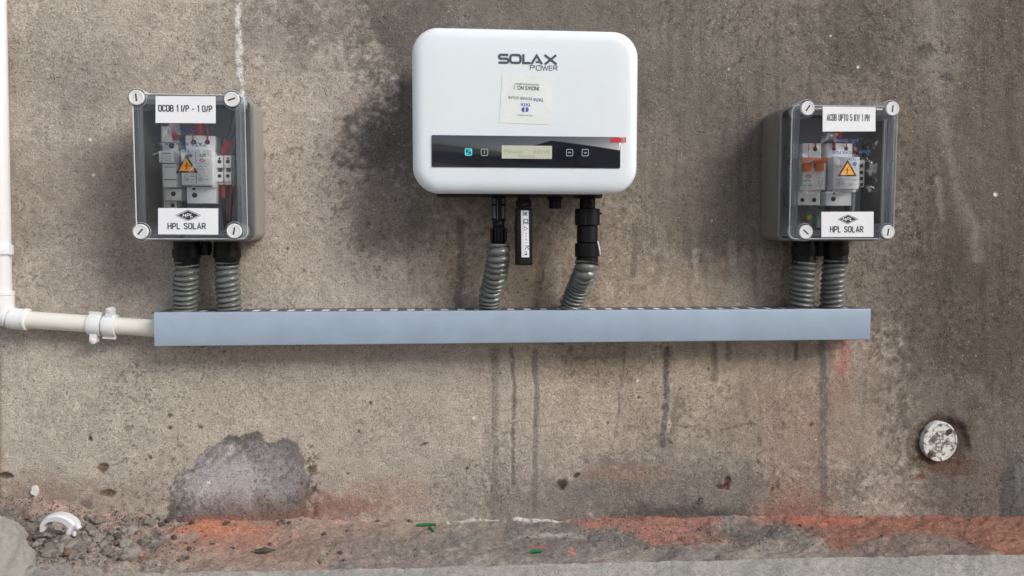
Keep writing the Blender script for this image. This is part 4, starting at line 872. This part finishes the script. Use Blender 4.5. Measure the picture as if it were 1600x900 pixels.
prints(sp, [(1307, 1322, 280.5, .5), (1326, 1340, 280.5, .5), (1313, 1320, 287.6, .5), (1332, 1339, 287.6, .5), (1308, 1322, 284, .4)], -.0624, M['ink_grey']); text('lettering', 'CE', (1307, 285.5, 1312, 290), -.0624, M['ink_grey'], sp); text('lettering', 'CE', (1326, 285.5, 1331, 290), -.0624, M['ink_grey'], sp)
bm = B(); c = at(1311, 260, -.0624); k = S(-.06); ribbon(bm, [(c.x - 4 * k, c.z), (c.x, c.z + 2 * k), (c.x + 4 * k, c.z), (c.x, c.z - 2 * k)], .9 * k, -.0625, True); obj('red_emblem', bm, M['red'], sp, smooth=False)
bm = B(); pblock(bm, 1332, 302, 1336.5, 331, -.034, -.016); obj('end_stop', bm, M['device'], t)
for pts, r_, m_ in [([(1308, 195, -.04), (1304, 215, -.05), (1303, 232, -.046)], .0018, 'wire_r'), ([(1322, 215, -.047), (1323, 224, -.049), (1322, 232, -.046)], .0009, 'wire_r'), ([(1275, 218, -.047), (1274.5, 226, -.048), (1274, 232, -.046)], .0009, 'wire_r'), ([(1306, 200, -.04), (1312, 208, -.05), (1310, 216, -.05)], .0035, 'wire_r'),
                    ([(1336, 228, -.03), (1336.5, 236, -.034), (1337, 246, -.034)], .0028, 'wire_r'), ([(1262, 320, -.03), (1260, 335, -.032), (1262, 350, -.035), (1268, 374, -.038)], .0016, 'wire_g'), ([(1282, 328, -.03), (1274, 343, -.036), (1266, 356, -.036), (1262, 374, -.036)], .0018, 'wire_g'),
                    ([(1322, 320, -.03), (1324, 330, -.036), (1322, 350, -.036), (1310, 374, -.036)], .0032, 'wire_b'), ([(1290, 318, -.03), (1298, 330, -.036), (1304, 350, -.036), (1306, 374, -.036)], .0030, 'wire_b')]:
    wire(t, pts, r_, M[m_])
bm = B(); c = at(1266, 340, -.04); lathe(bm, (c.x, -.020, c.z), (0, -1, 0), [(0, .0052), (.016, .0052), (.018, .004)], 6); obj('earth_screw', bm, M['brass'], t)
bm = B(); pblock(bm, 1276, 326, 1288, 356, -.020, -.010); obj('earth_bar', bm, M['device_l'], t)
glands(t, [(1256, 374, 388, 412, 40, 38), (1306, 374, 388, 412, 40, 38), (1281, 374, 388, 400, 16, 14)])

# ------------------------------------------------------------------ white conduit pipe, elbow and clamps
def build_pipe():
    Y = -.020; k = S(Y); r = 13.2 * k
    v1 = at(3.2, 470, Y); v0 = at(-6.5, -10, Y); v0 = v1 + (v0 - v1) * 1.0; top = v0 + (v0 - v1) * .9
    h0 = at(10, 497.5, Y); h1 = at(246, 513.5, Y)
    t = empty('pvc_pipe', (v1.x, 0, v1.z), 'cream pipe coming down the left edge and turning into the channel', 'pipe')
    bm = B(); lathe(bm, v1 - Vector((0, 0, .01)), top - v1, [(0, r), ((top - v1).length, r)], 32); obj('upright_pipe', bm, M['pvc_w'], t)
    bm = B(); lathe(bm, at(30, 498.6, Y), h1 - h0, [(0, r * .985), (((h1 - at(30, 498.6, Y)).length), r * .985)], 32); obj('level_pipe', bm, M['pvc'], t)
    d = (h1 - h0).normalized(); up = (top - v1).normalized(); c = at(4.5, 496.5, Y)
    pts = [c + up * .034, c + up * .020, c + up * .012 + d * .0005, c + up * .005 + d * .004, c + d * .011, c + d * .020, c + d * .031]
    pts = [c + up * .034, c + up * .015, c + up * .004 + d * .003, c + d * .015, c + d * .031]
    bm = B(); Q = spline(pts, 24); sweep(bm, Q, lambda kk, s_, th: r * (1.20 if 1 < kk < 23 else 1.17), 32)
    e = obj('elbow', bm, M['pvc_w'], t)
    for q, dd in ((pts[0], up), (pts[-1], d)):
        bm = B(); lathe(bm, q - dd * .0035, dd, [(0, r * 1.21), (.0006, r * 1.25), (.0042, r * 1.25), (.005, r * 1.15)], 32); obj('socket_lip', bm, M['pvc_w'], e)
    return Y, r, c, d, up
PY, PR, PC, PD, PU = build_pipe()
def clamp(cen, ax, side, wd, label, screw=True):
    """saddle clamp: open ring round the pipe with an ear and a screw"""
    ax = ax.normalized(); out = Vector((0, -1, 0)); sd = out.cross(ax).normalized() * side
    t = empty('pipe_clamp', cen, label, 'clamp', 'white clamps holding the pipe')
    bm = B(); N = 26; ro, ri = PR * 1.30, PR * 1.03; rings = []
    for i in range(N + 1):
        a = R(-125 + 250 * i / N); u = out * math.cos(a) + sd * math.sin(a); h = wd / 2 * (1 - .18 * (abs(i / N - .5) * 2) ** 3)
        rings.append([bm.verts.new(cen + u * q + ax * s_) for q, s_ in ((ri, -h), (ro * .985, -h), (ro, -h * .86), (ro, h * .86), (ro * .985, h), (ri, h))])
    for a, b in zip(rings, rings[1:]):
        for j in range(6): bm.faces.new((a[j], b[j], b[(j + 1) % 6], a[(j + 1) % 6]))
    bm.faces.new(rings[0]); bm.faces.new(rings[-1][::-1]); obj('ring', bm, M['pvc_w'], t)
    def tab(c, w0, h0, y0, y1, rr_, nm):
        bm = B(); P = [(x, z) for x, z in rr(-w0 / 2, w0 / 2, -h0, h0 * .5, rr_, 5)]; V0 = [bm.verts.new(c + ax * x - sd * z + out * y0) for x, z in P]; V1 = [bm.verts.new(c + ax * x - sd * z + out * y1) for x, z in P]
        n_ = len(P); bm.faces.new(V0); bm.faces.new(V1[::-1])
        for i in range(n_): bm.faces.new((V0[i], V0[(i + 1) % n_], V1[(i + 1) % n_], V1[i]))
        return obj(nm, bm, M['pvc_w'], t)
    if screw:
        tab(cen + sd * PR * 1.25, wd * .52, .0105, -.001, .010, .0038, 'ear')
        c = cen + sd * (PR * 1.25 + .0062); bm = B(); lathe(bm, c + out * .0118, -out, [(0, .0014), (.0008, .0030), (.003, .0032)], 16); obj('screw_head', bm, M['pvc_d'], t)
    else: tab(cen + sd * PR * 1.22, wd * .96, .0058, -.004, .004, .0008, 'ear')
    c2 = cen - sd * (PR * 1.30); bm = B()
    u = ax; P = [c2 + u * a * wd * .5 + out * b for a, b in ((-1, .002), (1, .002), (1, .006), (-1, .006))]; vs = [bm.verts.new(p + sd * .001) for p in P] + [bm.verts.new(p - sd * .0022) for p in P]
    for q in ((0, 1, 2, 3), (7, 6, 5, 4), (0, 4, 5, 1), (1, 5, 6, 2), (2, 6, 7, 3), (3, 7, 4, 0)): bm.faces.new([vs[i] for i in q])
    obj('hinge_tab', bm, M['pvc_w'], t)
clamp(at(151, 507, PY), PD, -1, .0165, 'left clamp on the level pipe with its screw ear below')
clamp(at(174, 508.6, PY), PD, 1, .0165, 'clamp on the level pipe with its screw ear above, nearer the channel')
clamp(at(.5, 389.5, PY), PU, 1, .0130, 'white clamp on the upright pipe at the left edge', False)

# ------------------------------------------------------------------ round cover on the right
def build_cover():
    c = at(1468.5, 690, -.006); k = S(-.006); t = empty('round_cover', (c.x, 0, c.z), 'worn white round cover plate set in the wall at lower right', 'cover plate')
    bm = B(); r = 31.5 * k
    lathe(bm, (c.x, .006, c.z), (0, -1, 0), [(0, r * .98), (.012, r * 1.0), (.0135, r * .975), (.0135, r * .90), (.0125, r * .88), (.0124, r * .5), (.0126, r * .01)], 48)
    for v in bm.verts: v.co.z = c.z + (v.co.z - c.z) * 1.07; v.co.x = c.x + (v.co.x - c.x) * .965
    pl = obj('plate', bm, M['worn'], t)
    hd = mat('hole_dirt', (.07, .045, .035), .9)
    for dx, dz in ((15.5, 17), (-17.5, -21)): bm = B(); p = Vector((c.x + dx * k, 0, c.z + dz * k)); lathe(bm, (p.x, -.0083, p.z), (0, 1, 0), [(0, 4.4 * k), (.001, 4.4 * k)], 14); obj('screw_hole', bm, hd, t)
    # embossed, worn marks
    bm = B(); yk = -.0071
    def rb(P, wd=1.1): ribbon(bm, [(c.x + x * k, c.z + y * k) for x, y in P], wd * k, yk)
    rb([(-6, 17), (-5, 4), (5, 3), (6, 18)]); rb([(-6, 17), (6, 18)]); rb([(-3, 12), (0, 9), (3, 12), (3, 7)]); rb([(-12, 2), (-8, 6), (-6, 1)]); rb([(-9, -2), (-2, -3), (5, -1)], 1.6); rb([(-6, -3), (-7, -14), (3, -15), (4, -4)], 1.6)
    rb([(-4, -8), (3, -9)], 1.4); rb([(9, 2), (14, 6), (16, 0), (20, -2), (26, -1)]); rb([(8, -2), (12, -6), (17, -4)]); rb([(-6, -18), (0, -17), (5, -19)], 1.4); rb([(-9, -8), (-10, -14)]); rb([(0, 3), (0, -3)])
    obj('embossed_mark', bm, mat('mark_dirt', (.22, .20, .18), .9), pl, smooth=False)
build_cover()

# ------------------------------------------------------------------ loose things on the ledge
def clod_mesh(name, seed, sub=2, rough=.35, facet=False):
    bm = B(); bmesh.ops.create_icosphere(bm, subdivisions=sub, radius=1); fine = seed > 20; o = Vector((seed * 7.3, seed * 3.1, seed))
    for v in bm.verts:
        p = v.co.normalized(); d = 1 + rough * mnoise.noise(p * 1.3 + o) + rough * .7 * mnoise.noise(p * 3.1 + o) + rough * .35 * mnoise.noise(p * 7 + o) + (.05 * mnoise.noise(p * 16 + o) + .03 * mnoise.noise(p * 34 + o) if fine else 0); v.co = p * d
    me = bpy.data.meshes.new(name); bm.to_mesh(me); bm.free(); return me
dirt = [plaster('clod_dirt', base=(.32, .285, .25), grain=1.3), plaster('clod_pale', base=(.44, .405, .365), grain=1.3), plaster('clod_red', base=(.31, .185, .14), grain=1.2), plaster('clod_dark', base=(.14, .127, .115), grain=1.2)]
protos = [[clod_mesh('clod', i + 21, 3, .55) for i in range(8)] for _ in range(1)][0]
protos_m = {}
def place_clod(px, py, w_, mi, label=None, cat='clod', sh=None, group='dirt clods strewn along the wall foot', flat=.75, name='dirt_clod', asp=.8, bury=.12):
    i = random.randrange(8) if sh is None else sh
    if (i, mi) not in protos_m:
        me = protos[i].copy(); me.materials.append(dirt[mi]); me.polygons.foreach_set('use_smooth', [True] * len(me.polygons)); protos_m[(i, mi)] = me
    p = on_ledge(px, py); o = bpy.data.objects.new(name, protos_m[(i, mi)]); C.objects.link(o); r = w_ / 2 * .86e-3
    o.scale = (r, r * asp, r * flat); o.rotation_euler = (random.uniform(-.3, .3), random.uniform(-.3, .3), random.uniform(0, 6.3)); o.location = (p.x, p.y, p.z + r * flat * (1 - bury * 2) * .6)
    tag(o, label, cat, group); return o
place_clod(203, 873, 27, 1, 'large crumbly pale clod standing right of the rubble near the kerb', sh=0, flat=.8, bury=.1)
place_clod(196, 852, 20, 1, 'pale crumbly clod directly behind the largest clod', sh=1, flat=.7)
place_clod(222, 876, 18, 2, 'reddish flat clod touching the right side of the largest clod', sh=2, flat=.5)
place_clod(95, 862, 36, 1, 'large flat grey clod lying in front of the broken clamp', sh=3, flat=.45)
place_clod(74, 838, 30, 1, 'pale grey clod under the left end of the broken clamp', sh=1, flat=.5)
place_clod(48, 828, 20, 0, 'grey-brown clod left of the broken clamp, beside the boulder', sh=2)
place_clod(31, 818, 9, 2, 'small red brick crumb between the boulder and the broken clamp', sh=5)
place_clod(140, 810, 12, 1, 'pale little clod above and right of the broken clamp', sh=4)
place_clod(152, 846, 15, 1, 'pale clod in the bare patch right of the broken clamp', sh=6, flat=.5)
place_clod(183, 834, 14, 1, 'flat pale chip halfway between the broken clamp and the orange dust', sh=7, flat=.4)
place_clod(414, 862, 22, 3, 'dark grey flat stone lying alone in front of the orange dust', sh=3, flat=.35)
place_clod(352, 820, 12, 3, 'small grey clod sitting in the orange dust', sh=5, flat=.5)
lab = {0: 'small grey-brown dirt clod among the rubble at the wall foot', 1: 'small pale mortar clod among the rubble at the wall foot', 2: 'small reddish clod among the rubble at the wall foot', 3: 'small dark clod among the rubble at the wall foot'}
rn = random.Random(3)
for k in range(215):
    if k < 170: px = rn.gauss(100, 55); py = rn.uniform(808, 872)
    elif k < 200: px = rn.uniform(120, 300); py = rn.uniform(812, 880)
    else: px = rn.uniform(280, 560); py = rn.uniform(818, 880)
    if px < 6 or (60 < px < 130 and 800 < py < 843): continue
    w_ = rn.choice([6, 7, 8, 10, 12, 15, 18]); mi = rn.choice([0, 0, 0, 0, 1, 1, 1, 3, 2 if k % 3 == 0 else 0]) if px < 240 else rn.choice([0, 0, 2, 3]); w_ = w_ if px < 240 else min(w_, 8)
    zn = 'left of the broken clamp' if px < 62 else ('in front of the broken clamp' if px < 128 else ('right of the broken clamp' if px < 190 else ('around the largest clod' if px < 262 else 'in front of the orange dust')))
    place_clod(px, py, w_, mi, lab[mi].replace('among the rubble at the wall foot', 'lying ' + zn), group='small dirt clods ' + zn)
for px, py, w_ in ((262, 806, 10), (246, 812, 9), (250, 822, 11), (232, 806, 8), (440, 816, 9), (452, 818, 7), (356, 818, 7), (280, 815, 8), (300, 818, 8), (1345, 808, 5), (1378, 838, 5), (1516, 850, 5), (1250, 822, 6), (640, 815, 7), (590, 815, 7)):
    place_clod(px, py, w_, 3, 'small dark clod lodged in the joint where ledge meets wall')
# fine grit
def grit():
    rn = np.random.RandomState(4); V = []; F = []; ico = [(0, 0, 1), (.9, 0, -.3), (-.45, .8, -.3), (-.45, -.8, -.3)]; cols = []
    base = np.array(ico); T = [(0, 1, 2), (0, 2, 3), (0, 3, 1), (1, 3, 2)]
    n = 5200
    for k in range(n):
        q = rn.rand()
        if q < .45: px, py = rn.normal(110, 75), rn.uniform(800, 885)
        elif q < .70: px, py = rn.normal(1010, 130), rn.uniform(815, 860)
        elif q < .85: px, py = rn.uniform(200, 700), rn.uniform(812, 885)
        else: px, py = rn.uniform(1100, 1600), rn.uniform(808, 862)
        p = on_ledge_fast(px, py)
        if p is None: continue
        r = rn.uniform(.0006, .0022) * (1 if q > .45 else 1.35); a = rn.rand() * 6.3; ca, sa = math.cos(a), math.sin(a); j = rn.uniform(.6, 1.3, (4, 3)); b = base * j * r
        V += [(p[0] + x * ca - y * sa, p[1] + x * sa + y * ca, p[2] + z * .8) for x, y, z in b]; i0 = len(V) - 4; F += [(i0 + a_, i0 + b_, i0 + c_) for a_, b_, c_ in T]
        c = (.33, .30, .265) if rn.rand() < .5 else ((.12, .108, .097) if rn.rand() < .88 else (.26, .15, .11)); cols += [(*c, 1)] * 4
    me = bpy.data.meshes.new('grit'); me.from_pydata(V, [], F); at_ = me.color_attributes.new('tint', 'FLOAT_COLOR', 'POINT'); at_.data.foreach_set('color', np.array(cols, np.float32).ravel())
    me.materials.append(plaster('grit_mix')); o = bpy.data.objects.new('grit', me); C.objects.link(o); tag(o, 'loose grit and dust crumbs over the ledge at the wall foot', 'grit', kind='stuff')
_S = {}
def on_ledge_fast(px, py):
    # flat estimate, then drop to the surface
    j = int(np.clip(np.searchsorted(U01, px), 0, len(U01) - 1)); z = zflat1[j]; d = CR @ Vector(((px - 800) / FPX, -(py - 450) / FPX, -1.0)); t = z / d.z; p = CAM + d * t
    if p.y > -.004: p = CAM + d * ((-.004 - CAM.y) / d.y); p.y = random.uniform(-.04, -.003)
    return (p.x, p.y, ledge_z(p.x, p.y))
grit()
# broken white clamp lying on the rubble
def broken_clamp():
    p = on_ledge(97, 838); t = empty('broken_clamp', p, 'white broken pipe clamp lying on the rubble at lower left', 'clamp')
    Yc = p.y; bm = B(); pts = [(69, 828), (70.5, 818), (77, 811), (90, 808), (103, 811), (113, 818), (119, 825)]; wd = [5, 8, 10, 12, 13, 14, 11]; N = 30; P = [at(x, y - .5, Yc) for x, y in pts]; Q = spline(P, N); rings = []
    k = S(Yc)
    for i, q in enumerate(Q):
        tt = (Q[min(i + 1, N)] - Q[max(i - 1, 0)]).normalized(); nn = Vector((0, -1, 0)).cross(tt).normalized(); w_ = np.interp(i / N * 6, range(7), wd) * k / 2
        rings.append([bm.verts.new(q + nn * a * w_ + Vector((0, b, 0))) for a, b in ((-1, -.006), (-.6, -.0085), (.6, -.0085), (1, -.006), (1, .006), (-1, .006))])
    for a, b in zip(rings, rings[1:]):
        for j in range(6): bm.faces.new((a[j], b[j], b[(j + 1) % 6], a[(j + 1) % 6]))
    bm.faces.new(rings[0]); bm.faces.new(rings[-1][::-1]); obj('arc', bm, M['pvc_d'], t)
    def bar(a, b, w0, name):
        bm = B(); A, B2 = at(*a, Yc - .005), at(*b, Yc - .007); d = (B2 - A); lathe(bm, A, d, [(0, w0 * k * .9), (d.length * .5, w0 * k), (d.length * .93, w0 * k * .8), (d.length, w0 * k * .5)], 10); obj(name, bm, M['pvc_d'], t)
    bar((113, 818), (104, 841), 4.6, 'ear'); bar((119, 820), (124.5, 827), 5.0, 'ear'); bar((116, 825), (116, 838), 3.2, 'ear')
    bm = B(); c = at(117.5, 826.5, Yc - .0105); lathe(bm, c, (0, 1, 0), [(0, 1.6 * k), (.001, 1.6 * k)], 12); obj('screw_hole', bm, M['device_l'], t)
broken_clamp()
# white paint chip stuck on the wall, boulder, green offcuts, seed
bm = B(); c = at(53.5, 767, -.004); k = S()
rn = random.Random(9); P = [(c.x + math.cos(a / 11 * 6.283) * k * rn.uniform(3.8, 7.2), c.z + math.sin(a / 11 * 6.283) * k * rn.uniform(6.5, 10)) for a in range(11)]; poly(bm, P, c.y, .006)
o = obj('plaster_chip', bm, M['pvc'], None, False, loc=c); tag(o, 'small ragged cream chip stuck at the wall foot, far left', 'chip')
me = clod_mesh('boulder', 21, 6, .16); me.materials.append(plaster('boulder_stone', base=(.50, .485, .45), grain=1.0)); me.polygons.foreach_set('use_smooth', [True] * len(me.polygons))
o = bpy.data.objects.new('boulder', me); C.objects.link(o); pb = at(-30, 893, -.215); o.location = (pb.x, pb.y, pb.z); o.scale = (.050, .05, .062); tag(o, 'rounded pale grey boulder cut by the lower left corner', 'boulder')
def offcut(a, b, r, label):
    A, B2 = on_ledge(*a), on_ledge(*b); A.z += r; B2.z += r; bm = B(); sweep(bm, spline([A, (A + B2) / 2 + Vector((0, 0, .0006)), B2], 8), r, 10); o = obj('green_offcut', bm, M['green'], None, loc=A); tag(o, label, 'plastic offcut', 'green plastic offcuts on the ledge')
offcut((651, 823), (681, 821.5), .0021, 'longer green plastic offcut against the wall foot'); offcut((671, 826), (677, 832), .0018, 'tiny green plastic bit just below the longer offcut'); offcut((829, 865), (846, 863.5), .0024, 'shorter green plastic offcut near the kerb')
